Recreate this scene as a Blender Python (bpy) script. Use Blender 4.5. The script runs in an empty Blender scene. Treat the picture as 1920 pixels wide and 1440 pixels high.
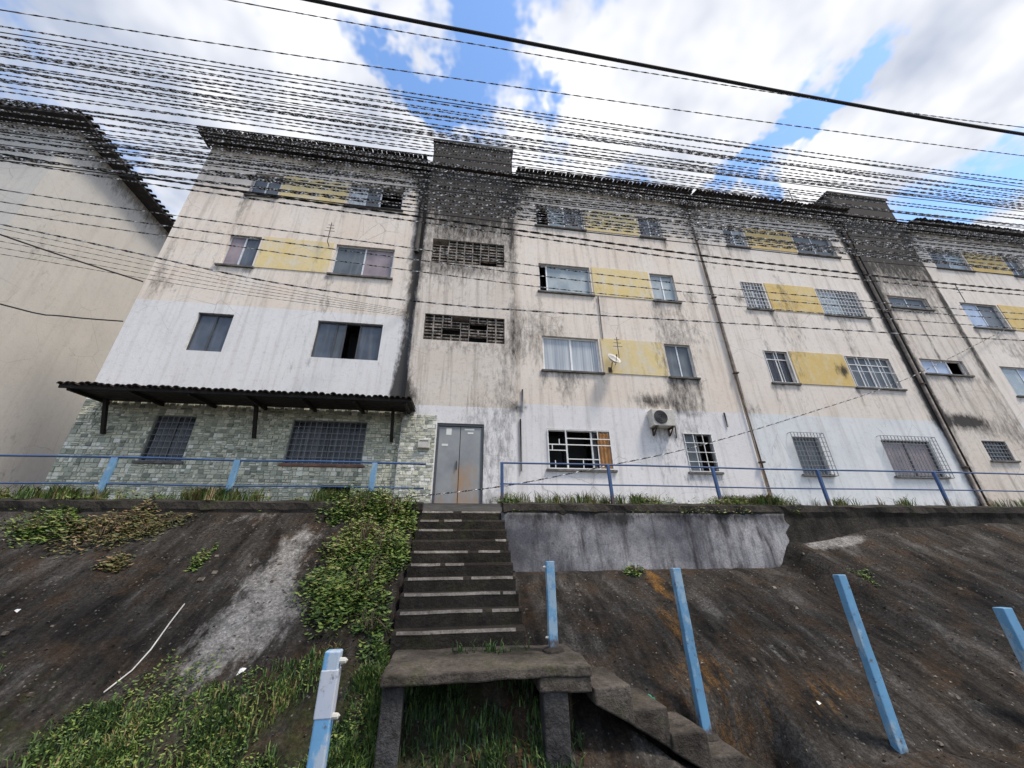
import bpy, math, random
from mathutils import Matrix, Vector, noise as mnoise
random.seed(7)
SC = bpy.context.scene
COL = SC.collection

# ---------------------------------------------------------------- camera
def camera():
    p, y, r = math.radians(24.87), math.radians(8.3), math.radians(0.67)
    fw = Vector((math.sin(y)*math.cos(p), math.cos(y)*math.cos(p), math.sin(p)))
    rt = Vector((math.cos(y), -math.sin(y), 0.0))
    up = rt.cross(fw)
    rt2 = rt*math.cos(r) - up*math.sin(r)
    up2 = up*math.cos(r) + rt*math.sin(r)
    m = Matrix(((rt2.x, up2.x, -fw.x, 0.0), (rt2.y, up2.y, -fw.y, -9.2), (rt2.z, up2.z, -fw.z, -1.0), (0, 0, 0, 1)))
    cd = bpy.data.cameras.new('camera')
    cd.sensor_width = 36.0
    cd.lens = 707.0/1920.0*36.0
    cd.clip_start = 0.05
    cd.clip_end = 3000
    co = bpy.data.objects.new('camera', cd)
    COL.objects.link(co)
    co.matrix_world = m
    SC.camera = co
camera()

# ---------------------------------------------------------------- sky, sun, exposure
SUN_AZ = math.radians(125)      # compass-like angle, clockwise from +Y
SUN_EL = math.radians(60)
def sky():
    w = bpy.data.worlds.new('World')
    SC.world = w
    w.use_nodes = True
    nt = w.node_tree
    N, L = nt.nodes, nt.links
    N.clear()
    w.cycles.sampling_method = 'MANUAL'
    w.cycles.sample_map_resolution = 256
    out = N.new('ShaderNodeOutputWorld')
    bg = N.new('ShaderNodeBackground')
    bg.inputs['Strength'].default_value = 0.15
    st = N.new('ShaderNodeTexSky')
    st.sky_type = 'NISHITA'
    st.sun_disc = False
    st.sun_elevation = SUN_EL
    st.sun_rotation = SUN_AZ
    st.air_density = 1.0
    st.dust_density = 0.3
    st.ozone_density = 2.0
    tc = N.new('ShaderNodeTexCoord')
    sep = N.new('ShaderNodeSeparateXYZ')
    L.new(tc.outputs['Generated'], sep.inputs[0])
    def M(op, a, b=None, c=None):
        n = N.new('ShaderNodeMath'); n.operation = op
        for i, v in enumerate((a, b, c)):
            if v is None: continue
            if isinstance(v, (int, float)): n.inputs[i].default_value = v
            else: L.new(v, n.inputs[i])
        return n.outputs[0]
    zz = M('ADD', M('MAXIMUM', sep.outputs[2], 0.0), 0.15)
    u = M('DIVIDE', sep.outputs[0], zz)
    v = M('DIVIDE', sep.outputs[1], zz)
    comb = N.new('ShaderNodeCombineXYZ')
    L.new(u, comb.inputs[0]); L.new(v, comb.inputs[1])
    def noise(scale, detail, rough, dist=0.0, off=0.0):
        n = N.new('ShaderNodeTexNoise')
        n.noise_dimensions = '2D'
        n.inputs['Scale'].default_value = scale
        n.inputs['Detail'].default_value = detail
        n.inputs['Roughness'].default_value = rough
        mp = N.new('ShaderNodeMapping')
        mp.inputs['Location'].default_value = (off, off*.61, 0)
        L.new(comb.outputs[0], mp.inputs[0])
        L.new(mp.outputs[0], n.inputs['Vector'])
        return n.outputs['Fac']
    def blob(cu, cv, ru, rv, ang=0.0):
        du = M('SUBTRACT', u, cu); dv = M('SUBTRACT', v, cv)
        ca, sa = math.cos(ang), math.sin(ang)
        a = M('DIVIDE', M('ADD', M('MULTIPLY', du, ca), M('MULTIPLY', dv, sa)), ru)
        b = M('DIVIDE', M('SUBTRACT', M('MULTIPLY', dv, ca), M('MULTIPLY', du, sa)), rv)
        r2 = M('ADD', M('MULTIPLY', a, a), M('MULTIPLY', b, b))
        return M('POWER', 2.718, M('MULTIPLY', r2, -1.0))
    n1 = noise(3.4, 5.0, 0.6, 0.3, 1.3)
    n2 = noise(1.3, 2.0, 0.5, 0.2, 5.1)
    w1 = noise(2.8, 5.0, 0.66, 0.0, 14.2)
    w2 = noise(3.2, 5.0, 0.66, 0.0, 21.7)
    u = M('ADD', u, M('MULTIPLY', M('SUBTRACT', w1, 0.5), 0.55))
    v = M('ADD', v, M('MULTIPLY', M('SUBTRACT', w2, 0.5), 0.45))
    cov = M('ADD', M('MULTIPLY', n1, 1.05), M('MULTIPLY', n2, 0.45))
    cov = M('ADD', cov, -0.15)
    for (cu, cv, ru, rv, ang, s) in ((0.07, 0.36, 0.17, 0.09, 1.0, -0.34), (-0.10, 0.44, 0.14, 0.045, 0.25, -0.27),
                                    (0.69, 0.38, 0.055, 0.16, 0.12, -0.33), (0.72, 0.56, 0.09, 0.10, 0.0, -0.26),
                                    (-0.50, 0.42, 0.30, 0.16, 0.1, 0.10), (0.38, 0.34, 0.22, 0.12, 0.0, 0.22), (0.95, 0.25, 0.2, 0.16, 0.0, 0.24)):
        cov = M('ADD', cov, M('MULTIPLY', blob(cu, cv, ru, rv, ang), s))
    ramp = N.new('ShaderNodeValToRGB')
    ramp.color_ramp.interpolation = 'EASE'
    ramp.color_ramp.elements[0].position = 0.42
    ramp.color_ramp.elements[0].color = (0, 0, 0, 1)
    ramp.color_ramp.elements[1].position = 0.64
    ramp.color_ramp.elements[1].color = (1, 1, 1, 1)
    L.new(cov, ramp.inputs[0])
    # grey bellies and white tops of the clouds
    n3 = noise(2.6, 4.0, 0.6, 0.3, 9.7)
    cr = N.new('ShaderNodeValToRGB')
    cr.color_ramp.elements[0].position = 0.32
    cr.color_ramp.elements[0].color = (1.45, 1.62, 2.0, 1)
    cr.color_ramp.elements[1].position = 0.66
    cr.color_ramp.elements[1].color = (3.05, 3.05, 3.1, 1)
    L.new(n3, cr.inputs[0])
    mx = N.new('ShaderNodeMix')
    mx.data_type = 'RGBA'
    L.new(ramp.outputs[0], mx.inputs['Factor'])
    hs = N.new('ShaderNodeHueSaturation')
    hs.inputs['Saturation'].default_value = 1.08
    hs.inputs['Value'].default_value = 0.85
    L.new(st.outputs[0], hs.inputs['Color'])
    L.new(hs.outputs[0], mx.inputs['A'])
    L.new(cr.outputs[0], mx.inputs['B'])
    L.new(mx.outputs['Result'], bg.inputs['Color'])
    L.new(bg.outputs[0], out.inputs[0])
sky()
def sun():
    ld = bpy.data.lights.new('sun', 'SUN')
    ld.energy = 1.5
    ld.angle = math.radians(11)
    ld.color = (1.0, 0.90, 0.77)
    lo = bpy.data.objects.new('sun', ld)
    COL.objects.link(lo)
    d = Vector((math.sin(SUN_AZ)*math.cos(SUN_EL), math.cos(SUN_AZ)*math.cos(SUN_EL), math.sin(SUN_EL)))
    lo.rotation_euler = (-d).to_track_quat('-Z', 'Y').to_euler()
    lo.location = (20, -20, 40)
sun()
SC.view_settings.view_transform = 'Standard'
SC.view_settings.look = 'None'
SC.view_settings.gamma = 1.0
SC.view_settings.use_curve_mapping = False
SC.view_settings.exposure = 1.32

# ---------------------------------------------------------------- mesh helpers
class MB:
    def __init__(s): s.v = []; s.f = []; s.sm = False; s.shade = []
    def quad(s, a, b, c, d, sh=None):
        i = len(s.v); s.v += [tuple(a), tuple(b), tuple(c), tuple(d)]; s.f.append((i, i+1, i+2, i+3))
        if sh is not None: s.shade.append(sh)
    def box(s, x0, x1, y0, y1, z0, z1, sh=None):
        i = len(s.v)
        s.v += [(x0,y0,z0),(x1,y0,z0),(x1,y1,z0),(x0,y1,z0),(x0,y0,z1),(x1,y0,z1),(x1,y1,z1),(x0,y1,z1)]
        s.f += [(i,i+3,i+2,i+1),(i+4,i+5,i+6,i+7),(i,i+1,i+5,i+4),(i+1,i+2,i+6,i+5),(i+2,i+3,i+7,i+6),(i+3,i,i+4,i+7)]
        if sh is not None: s.shade += [sh]*6
        return s
    def hexa(s, p):   # eight corners, bottom 4 then top 4, counter-clockwise from above
        i = len(s.v); s.v += [tuple(q) for q in p]
        s.f += [(i,i+3,i+2,i+1),(i+4,i+5,i+6,i+7),(i,i+1,i+5,i+4),(i+1,i+2,i+6,i+5),(i+2,i+3,i+7,i+6),(i+3,i,i+4,i+7)]
        return s
    def tube(s, pts, r, n=8, cap=True):
        pts = [Vector(p) for p in pts]
        rings = []
        for k, p in enumerate(pts):
            a = pts[max(k-1, 0)]; b = pts[min(k+1, len(pts)-1)]
            t = (b-a).normalized()
            u = t.cross(Vector((0, 0, 1)))
            if u.length < 1e-3: u = Vector((1, 0, 0))
            u.normalize(); w = u.cross(t)
            rr = r[k] if isinstance(r, (list, tuple)) else r
            i = len(s.v)
            for j in range(n):
                an = 2*math.pi*j/n
                s.v.append(tuple(p + u*math.cos(an)*rr + w*math.sin(an)*rr))
            rings.append(i)
        for a, b in zip(rings, rings[1:]):
            for j in range(n):
                s.f.append((a+j, a+(j+1) % n, b+(j+1) % n, b+j))
        if cap:
            s.f.append(tuple(rings[0]+j for j in range(n)))
            s.f.append(tuple(rings[-1]+n-1-j for j in range(n)))
        return s
    def ribbon(s, pts, w, t, pitch, ph=0.0):   # flat cable that twists about its length
        pts = [Vector(p) for p in pts]; ln = 0.0; prev = None; last = None
        for k, p in enumerate(pts):
            if last is not None: ln += (p-last).length
            last = p
            a = pts[max(k-1, 0)]; b = pts[min(k+1, len(pts)-1)]
            tg = (b-a).normalized(); u = tg.cross(Vector((0, 0, 1))).normalized(); q = u.cross(tg)
            an = ph + math.pi*ln/pitch
            d1 = u*math.cos(an) + q*math.sin(an); d2 = -u*math.sin(an) + q*math.cos(an)
            i = len(s.v)
            for (sx, sy) in ((-1, -1), (1, -1), (1, 1), (-1, 1)):
                s.v.append(tuple(p + d1*sx*w/2 + d2*sy*t/2))
            if prev is not None:
                for j in range(4): s.f.append((prev+j, prev+(j+1) % 4, i+(j+1) % 4, i+j))
            prev = i
        return s
    two = None
    def tone(s): s.two = M['cable3']; return s
    def mesh(s, name, mat=None, smooth=False):
        me = bpy.data.meshes.new(name)
        me.from_pydata(s.v, [], s.f)
        if s.shade:
            at = me.attributes.new('shade', 'FLOAT', 'FACE')
            at.data.foreach_set('value', s.shade)
        if mat: me.materials.append(mat)
        if s.two:
            me.materials.append(s.two)
            me.polygons.foreach_set('material_index', [1 if k % 4 == 2 else 0 for k in range(len(me.polygons))])
        if smooth:
            me.polygons.foreach_set('use_smooth', [True]*len(me.polygons))
        me.update()
        return me
    def build(s, name, mat, parent=None, smooth=False, bevel=0.0):
        o = link(name, s.mesh(name, mat, smooth), parent)
        if bevel:
            b = o.modifiers.new('bevel', 'BEVEL'); b.width = bevel; b.segments = 2; b.limit_method = 'ANGLE'
        return o
def link(name, data, parent=None, loc=None, rot=None, scale=None):
    o = bpy.data.objects.new(name, data)
    COL.objects.link(o)
    if parent: o.parent = parent
    if loc: o.location = loc
    if rot: o.rotation_euler = rot
    if scale: o.scale = scale
    return o
def tag(o, label=None, cat=None, group=None, kind=None):
    if label: o['label'] = label
    if cat: o['category'] = cat
    if group: o['group'] = group
    if kind: o['kind'] = kind
    return o
def empty(name, loc=(0, 0, 0)):
    o = link(name, None, None, loc)
    o.empty_display_size = 0.2
    return o
UNIT = {}
def bar(name, parent, x0, x1, y0, y1, z0, z1, mat):   # one box piece; alike pieces share the mesh
    k = mat.name
    if k not in UNIT: UNIT[k] = MB().box(-.5, .5, -.5, .5, -.5, .5).mesh('piece_'+k, mat)
    return link(name, UNIT[k], parent, ((x0+x1)/2, (y0+y1)/2, (z0+z1)/2), None, (abs(x1-x0), abs(y1-y0), abs(z1-z0)))
def ns(x, y, z=0.0): return mnoise.noise(Vector((x, y, z)))
def sstep(a, b, x):
    t = min(max((x-a)/(b-a), 0.0), 1.0)
    return t*t*(3-2*t)

# ---------------------------------------------------------------- material helpers
class NT:
    def __init__(s, name):
        s.m = bpy.data.materials.new(name); s.m.use_nodes = True
        s.N = s.m.node_tree.nodes; s.L = s.m.node_tree.links
        s.b = s.N['Principled BSDF']
        g = s.N.new('ShaderNodeNewGeometry'); s.pos = g.outputs['Position']
    def obj(s):
        t = s.N.new('ShaderNodeTexCoord'); return t.outputs['Object']
    def rand(s):
        t = s.N.new('ShaderNodeObjectInfo'); return t.outputs['Random']
    def noise(s, scale, detail=5, rough=.55, stretch=None, vec=None):
        n = s.N.new('ShaderNodeTexNoise')
        n.inputs['Scale'].default_value = scale; n.inputs['Detail'].default_value = detail; n.inputs['Roughness'].default_value = rough
        v = vec or s.pos
        if stretch:
            mp = s.N.new('ShaderNodeMapping'); mp.inputs['Scale'].default_value = stretch
            s.L.new(v, mp.inputs[0]); v = mp.outputs[0]
        s.L.new(v, n.inputs['Vector'])
        return n.outputs['Fac']
    def attr(s, name):
        a = s.N.new('ShaderNodeAttribute'); a.attribute_name = name; return a.outputs['Fac']
    def ramp(s, fac, stops):
        r = s.N.new('ShaderNodeValToRGB'); e = r.color_ramp.elements
        while len(e) < len(stops): e.new(0.5)
        for el, (p, c) in zip(e, stops):
            el.position = p; el.color = (c, c, c, 1) if isinstance(c, (int, float)) else (*c, 1)
        s.L.new(fac, r.inputs[0]); return r.outputs[0]
    def mix(s, fac, a, b, mode='MIX'):
        n = s.N.new('ShaderNodeMix'); n.data_type = 'RGBA'; n.blend_type = mode
        for nm, v in (('Factor', fac), ('A', a), ('B', b)):
            if isinstance(v, (int, float)): n.inputs[nm].default_value = v if nm == 'Factor' else (v, v, v, 1)
            elif isinstance(v, tuple): n.inputs[nm].default_value = (*v, 1)
            else: s.L.new(v, n.inputs[nm])
        return n.outputs['Result']
    def math(s, op, a, b):
        n = s.N.new('ShaderNodeMath'); n.operation = op; n.use_clamp = False
        for i, v in enumerate((a, b)):
            if isinstance(v, (int, float)): n.inputs[i].default_value = v
            else: s.L.new(v, n.inputs[i])
        return n.outputs[0]
    def bump(s, h, strength=.3, dist=.01):
        n = s.N.new('ShaderNodeBump'); n.inputs['Strength'].default_value = strength; n.inputs['Distance'].default_value = dist
        s.L.new(h, n.inputs['Height']); s.L.new(n.outputs[0], s.b.inputs['Normal'])
    def fin(s, col, rough=.85, metal=0.0, spec=None):
        if isinstance(col, tuple): s.b.inputs['Base Color'].default_value = (*col, 1)
        else: s.L.new(col, s.b.inputs['Base Color'])
        if isinstance(rough, (int, float)): s.b.inputs['Roughness'].default_value = rough
        else: s.L.new(rough, s.b.inputs['Roughness'])
        s.b.inputs['Metallic'].default_value = metal
        if spec is not None: s.b.inputs['Specular IOR Level'].default_value = spec
        return s.m
def plaster(name, c1, c2, streak=.5, dirt=(.22, .18, .145), fine=.12, mold=(.022, .021, .021), worn=None):
    t = NT(name)
    col = t.mix(t.ramp(t.noise(.7, 4, .6), [(.35, 0.), (.66, 1.)]), c1, c2)
    # patched coats of paint
    pt = t.ramp(t.noise(1.5, 2, .4, (1., 1., .7)), [(.5, 0.), (.53, 1.)])
    col = t.mix(t.math('MULTIPLY', pt, .16), col, tuple(min(1, c*1.13) for c in c1))
    if worn:
        wm = t.ramp(t.noise(2.6, 5, .7, (1.2, 1.2, .8)), [(.46, 0.), (.66, .85)])
        col = t.mix(wm, col, worn)
    # rain streaks, grime
    sk = t.ramp(t.noise(1.0, 5, .65, (5.5, 5.5, .28)), [(.50, 0.), (.72, 1.)])
    col = t.mix(t.math('MULTIPLY', sk, streak), col, dirt)
    sp = t.ramp(t.noise(9., 5, .7), [(.52, 0.), (.75, 1.)])
    col = t.mix(t.math('MULTIPLY', sp, .40*streak+.14), col, dirt)
    # hairline cracks
    vo = t.N.new('ShaderNodeTexVoronoi'); vo.feature = 'DISTANCE_TO_EDGE'; vo.inputs['Scale'].default_value = .9
    wv = t.mix(.12, t.pos, t.noise(3., 4, .6), 'ADD'); t.L.new(wv, vo.inputs['Vector'])
    ck = t.math('MULTIPLY', t.ramp(vo.outputs['Distance'], [(0., 1.), (.006, 0.)]), t.ramp(t.noise(.5, 2, .5), [(.5, 0.), (.62, .55)]))
    col = t.mix(ck, col, (.16, .13, .11))
    # black mould and dark patches, driven by the mold attribute
    mo = t.math('ADD', t.attr('mold'), t.math('MULTIPLY', t.math('SUBTRACT', t.noise(5., 6, .75, (1.7, 1.7, .6)), .5), 1.5))
    mo = t.ramp(mo, [(.20, 0.), (.46, .5), (.75, 1.)])
    mo = t.math('MULTIPLY', mo, t.ramp(t.attr('mold'), [(0., 0.), (.12, 1.)]))
    col = t.mix(t.math('MULTIPLY', mo, .93), col, mold)
    f = t.noise(34., 3, .7)
    col = t.mix(fine, col, f, 'OVERLAY')
    t.bump(t.noise(18., 3, .7), .35, .012)
    return t.fin(col, .92, spec=.25)
def simple(name, c, rough=.6, var=.25, scale=8., metal=0.0, bump=0.0, c2=None, spec=None):
    t = NT(name)
    n = t.noise(scale, 6, .65)
    col = t.mix(t.ramp(n, [(.35, 0.), (.68, 1.)]), tuple(x*(1-var) for x in c), c2 or tuple(min(1, x*(1+var)) for x in c))
    if bump: t.bump(t.noise(scale*4, 5, .6), bump, .01)
    return t.fin(col, rough, metal, spec)

M = {}
M['cream'] = plaster('facade_cream_plaster', (.73, .635, .545), (.77, .71, .645), .42)
M['cream2'] = plaster('facade_block_two_plaster', (.72, .65, .58), (.765, .715, .66), .40)
M['white'] = plaster('white_paint_plaster', (.71, .705, .705), (.77, .765, .765), .28)
M['pale'] = plaster('pale_blue_paint_plaster', (.66, .69, .715), (.72, .74, .755), .28)
M['lav'] = plaster('ground_white_plaster', (.70, .69, .70), (.76, .75, .76), .32)
M['yellow'] = plaster('yellow_panel_plaster', (.70, .55, .25), (.73, .61, .36), .16, (.4, .36, .22), worn=(.68, .63, .54))
M['ochre'] = plaster('ochre_panel_plaster', (.62, .44, .16), (.66, .51, .23), .2, (.4, .3, .12), worn=(.66, .56, .36))
M['tower'] = plaster('stair_tower_plaster', (.62, .55, .485), (.70, .65, .59), .7, mold=(.011, .011, .012))
M['grey'] = plaster('neighbour_plaster', (.52, .505, .475), (.58, .555, .515), .16)
M['wallgrey'] = plaster('retaining_wall_render', (.085, .085, .10), (.34, .335, .35), .95, (.03, .029, .033), .8)
M['eave'] = simple('mouldy_eave_board', (.028, .026, .025), .9, .5, 6., bump=.4)
M['rooftile'] = simple('mouldy_clay_roof_tile', (.055, .043, .038), .9, .55, 5., bump=.4)
M['awntile'] = simple('dark_awning_tile', (.035, .026, .024), .85, .5, 7., bump=.3)
M['wood'] = simple('dark_stained_wood', (.010, .007, .006), .8, .5, 9., bump=.3)
M['alu'] = simple('aluminium_window_frame', (.62, .64, .66), .4, .12, 12., .3)
M['darkframe'] = simple('dark_window_frame', (.06, .065, .075), .5, .2, 12.)
M['whitebar'] = simple('white_painted_iron', (.78, .78, .78), .5, .08, 20.)
M['greybar'] = simple('grey_iron_bar', (.22, .23, .25), .6, .25, 20.)
M['blackbar'] = simple('black_iron_bar', (.03, .03, .035), .6, .3, 20.)
M['sill'] = simple('stained_window_sill', (.12, .115, .11), .9, .5, 6., bump=.3)
M['slate_sill'] = simple('reddish_sill', (.20, .10, .07), .85, .4, 8., bump=.3)
def glass(name, c, rough, c2=None):
    t = NT(name)
    n = t.noise(2.2, 4, .5, None, t.pos)
    col = t.mix(t.ramp(n, [(.38, 0.), (.64, 1.)]), c, c2 or tuple(min(1, x*1.6) for x in c))
    sk = t.ramp(t.noise(1., 5, .6, (9., 9., .5)), [(.5, 0.), (.8, .35)])
    col = t.mix(sk, col, (.32, .32, .32))
    return t.fin(col, t.ramp(n, [(.3, rough), (.7, rough+.14)]), spec=.55)
M['g_dark'] = glass('dark_window_glass', (.012, .014, .02), .16)
M['g_blue'] = glass('blue_grey_window_glass', (.055, .07, .095), .28)
M['g_slate'] = glass('slate_window_glass', (.07, .085, .10), .3)
M['g_pale'] = glass('pale_window_glass', (.26, .32, .36), .2, (.36, .42, .45))
M['g_sky'] = glass('light_blue_shutter', (.30, .40, .58), .35, (.45, .54, .70))
M['g_film'] = glass('patterned_window_film', (.20, .165, .185), .25, (.32, .26, .28))
def curtain():
    t = NT('curtained_window')
    col = t.ramp(t.noise(1., 6, .6, (22., 22., .35)), [(.3, (.24, .28, .33)), (.5, (.42, .46, .50)), (.68, (.58, .61, .63))])
    return t.fin(col, .22, spec=.5)
M['g_curtain'] = curtain()
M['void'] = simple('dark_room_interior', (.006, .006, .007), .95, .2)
M['door'] = None
def door_mat():
    t = NT('grey_steel_door')
    col = t.ramp(t.noise(1.3, 6, .6), [(.3, (.19, .20, .215)), (.7, (.33, .345, .35))])
    sep = t.N.new('ShaderNodeSeparateXYZ'); t.L.new(t.pos, sep.inputs[0])
    rust = t.math('ADD', t.math('MULTIPLY', t.noise(3., 7, .7, (2.5, 1., .6)), 1.0), t.attr('mold'))
    col = t.mix(t.ramp(rust, [(.62, 0.), (1.05, .85)]), col, (.36, .21, .10))
    t.bump(t.noise(6., 4, .6), .15, .01)
    return t.fin(col, .5, .2)
M['door'] = door_mat()
def shade_mat(name, stops, rough=.8, bump=0.0, trans=0.0, vary=.0):
    t = NT(name)
    col = t.ramp(t.attr('shade'), stops)
    if vary:
        col = t.mix(vary, col, t.noise(40., 4, .7), 'OVERLAY')
    if bump: t.bump(t.noise(60., 4, .6), bump, .006)
    m = t.fin(col, rough)
    if trans:
        t.b.inputs['Subsurface Weight'].default_value = 0.0
        t.b.inputs['Transmission Weight'].default_value = 0.0
    return m
M['clad'] = shade_mat('green_grey_stone_cladding', [(0., (.20, .22, .18)), (.25, (.36, .38, .31)), (.5, (.48, .49, .41)), (.75, (.61, .60, .48)), (1., (.76, .76, .70))], .6, .4, vary=.25)
M['grout'] = simple('cladding_mortar', (.36, .375, .31), .95, .3, 12., bump=.3)
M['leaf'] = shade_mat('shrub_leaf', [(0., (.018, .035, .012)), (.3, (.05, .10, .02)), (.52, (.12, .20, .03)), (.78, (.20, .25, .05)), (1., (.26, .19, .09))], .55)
M['dryleaf'] = shade_mat('dry_shrub_leaf', [(0., (.03, .035, .014)), (.35, (.09, .105, .03)), (.6, (.17, .16, .055)), (.85, (.23, .13, .06)), (1., (.34, .25, .15))], .7)
M['grass'] = shade_mat('grass_blade', [(0., (.015, .032, .012)), (.4, (.045, .095, .02)), (.7, (.11, .175, .032)), (.9, (.19, .18, .06)), (1., (.22, .15, .075))], .6)
M['stem'] = simple('shrub_stem', (.07, .05, .03), .9, .4, 20.)
M['litter'] = shade_mat('leaf_litter', [(0., (.02, .017, .014)), (.4, (.07, .055, .045)), (.7, (.16, .13, .10)), (.9, (.30, .26, .21)), (1., (.55, .53, .5))], .9)
M['cable'] = simple('black_cable_sheath', (.012, .012, .014), .6, .2, 30.)
M['cable2'] = simple('dark_twisted_cable_sheath', (.014, .014, .016), .6, .2, 30.)
M['cable3'] = simple('pale_cable_side', (.56, .56, .57), .6, .2, 30.)  # made-up pale face, so the twisting cables show black and white dashes
M['plastic'] = simple('yellowed_white_plastic', (.52, .50, .46), .5, .15, 10.)
M['fan'] = simple('dark_fan_plastic', (.05, .05, .052), .6, .3, 10.)
M['rustmetal'] = simple('rusty_bracket', (.06, .04, .03), .8, .5, 12.)
M['paper'] = simple('white_paper', (.72, .72, .70), .8, .06, 10.)
M['orange'] = simple('orange_curtain_cloth', (.36, .18, .065), .85, .25, 6.)
M['pvc'] = simple('grey_brown_drainpipe', (.19, .16, .14), .7, .5, 5., bump=.2)
M['whitepipe'] = simple('white_plastic_pipe', (.62, .60, .56), .5, .2, 8.)
M['tarp'] = simple('green_plastic_scrap', (.05, .30, .20), .5, .25, 10.)
M['redscrap'] = simple('red_scrap', (.45, .10, .04), .6, .2, 10.)
def blue_paint(name, c, worn, amt):
    t = NT(name)
    n = t.noise(4.5, 7, .7, (1., 1., .55))
    col = t.mix(t.ramp(t.noise(2., 4, .5), [(.3, 0.), (.7, 1.)]), c, tuple(min(1, x*1.35) for x in c))
    col = t.mix(t.ramp(n, [(amt, 0.), (amt+.06, .85)]), col, worn)
    col = t.mix(t.ramp(t.noise(14., 6, .7), [(.58, 0.), (.68, .85)]), col, (.10, .065, .045))
    sp_ = t.N.new('ShaderNodeSeparateXYZ'); t.L.new(t.obj(), sp_.inputs[0])
    ft = t.math('ADD', t.math('MULTIPLY', sp_.outputs[2], -2.4), t.math('MULTIPLY', t.noise(7., 5, .7), 1.5))
    col = t.mix(t.ramp(ft, [(.30, 0.), (.62, .9)]), col, (.085, .05, .03))
    t.bump(n, .25, .006)
    return t.fin(col, .55)
M['post'] = blue_paint('blue_post_paint', (.105, .25, .41), (.30, .41, .50), .50)
M['bare'] = blue_paint('bleached_post_paint', (.36, .40, .48), (.48, .50, .55), .5)
M['postw'] = blue_paint('worn_blue_post_paint', (.11, .27, .46), (.42, .47, .54), .5)
M['rail'] = blue_paint('blue_rail_paint', (.03, .075, .19), (.12, .20, .32), .6)
M['railpost'] = blue_paint('pale_blue_rail_post', (.12, .25, .40), (.30, .38, .44), .5)
def concrete(name, c1, c2, moss=.5, edge=None):
    t = NT(name)
    col = t.mix(t.ramp(t.noise(2.2, 5, .68), [(.32, 0.), (.7, 1.)]), c1, c2)
    col = t.mix(t.ramp(t.noise(7., 5, .75), [(.55, 0.), (.72, moss)]), col, (.018, .016, .014))
    col = t.mix(t.math('MULTIPLY', t.ramp(t.noise(3.4, 5, .6), [(.55, 0.), (.7, 1.)]), .45*moss), col, (.055, .06, .02))
    f = t.noise(26., 5, .8)
    col = t.mix(1.0, col, t.ramp(f, [(.30, .62), (.5, 1.), (.70, 1.5)]), 'MULTIPLY')
    t.bump(t.math('ADD', t.noise(12., 4, .75), t.math('MULTIPLY', f, .4)), .8, .04)
    return t.fin(col, .95, spec=.2)
M['step'] = concrete('mossy_step_concrete', (.016, .0135, .011), (.046, .039, .033), .7)
M['nose'] = concrete('worn_step_edge', (.12, .105, .09), (.30, .27, .24), .35)
M['slab'] = concrete('landing_concrete', (.028, .024, .020), (.125, .108, .093), .85)
M['pillar'] = concrete('pillar_concrete', (.024, .023, .024), (.10, .098, .10), .8)  # darker colour stands in for shade on the pillar faces
M['kerb'] = concrete('mouldy_kerb_concrete', (.020, .018, .016), (.065, .056, .048), .8)
def slope_mat():
    t = NT('mossy_sprayed_concrete')
    a = t.attr('pale'); r = t.attr('rust'); g = t.attr('moss')
    dark = t.ramp(t.noise(1.5, 6, .7, (1.6, .55, .55)), [(.37, (.0055, .0047, .0042)), (.48, (.0165, .0138, .0115)), (.57, (.036, .0325, .029)), (.67, (.090, .083, .077))])
    dark = t.mix(t.ramp(t.noise(2.2, 4, .65), [(.48, 0.), (.66, .8)]), dark, (.046, .028, .016))
    pale = t.mix(t.ramp(t.noise(6., 5, .7), [(.3, 0.), (.7, 1.)]), (.10, .095, .09), (.33, .315, .30))
    # rain runs down the slope
    run = t.ramp(t.noise(1., 5, .7, (6.5, .5, .5)), [(.44, 0.), (.70, 1.)])
    dark = t.mix(t.math('MULTIPLY', run, .3), dark, (.09, .083, .076))
    pn = t.noise(4.5, 6, .78, (1.5, .7, .7))
    pm = t.math('ADD', a, t.math('MULTIPLY', t.math('SUBTRACT', pn, .5), 2.0))
    col = t.mix(t.ramp(pm, [(.30, 0.), (.75, .95)]), dark, pale)
    rm = t.math('ADD', r, t.math('MULTIPLY', t.math('SUBTRACT', t.noise(6., 5, .75, (1.8, .6, .6)), .5), 1.9))
    col = t.mix(t.ramp(rm, [(.34, 0.), (.85, .85)]), col, (.17, .085, .020))
    mm = t.math('ADD', g, t.math('MULTIPLY', t.math('SUBTRACT', t.noise(5., 5, .7), .5), 1.4))
    col = t.mix(t.ramp(mm, [(.35, 0.), (.75, .8)]), col, (.030, .036, .010))
    f = t.noise(30., 5, .82)
    col = t.mix(1.0, col, t.ramp(f, [(.30, .40), (.48, .88), (.68, 1.9)]), 'MULTIPLY')
    sp = t.N.new('ShaderNodeTexVoronoi'); sp.inputs['Scale'].default_value = 15.; t.L.new(t.pos, sp.inputs['Vector'])
    col = t.mix(t.math('MULTIPLY', t.ramp(sp.outputs['Distance'], [(.10, 1.), (.19, 0.)]), t.ramp(t.noise(3., 2, .6), [(.46, 0.), (.58, .8)])), col, (.20, .19, .17))
    t.bump(t.math('ADD', t.noise(7., 6, .75), t.math('MULTIPLY', f, .4)), .8, .045)
    return t.fin(col, .96, spec=.2)
M['slope'] = slope_mat()
M['paving'] = simple('dirty_paving', (.16, .145, .125), .95, .4, 3., bump=.4)
M['street'] = simple('dirty_street_ground', (.06, .052, .045), .95, .5, 3., bump=.5)

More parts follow.
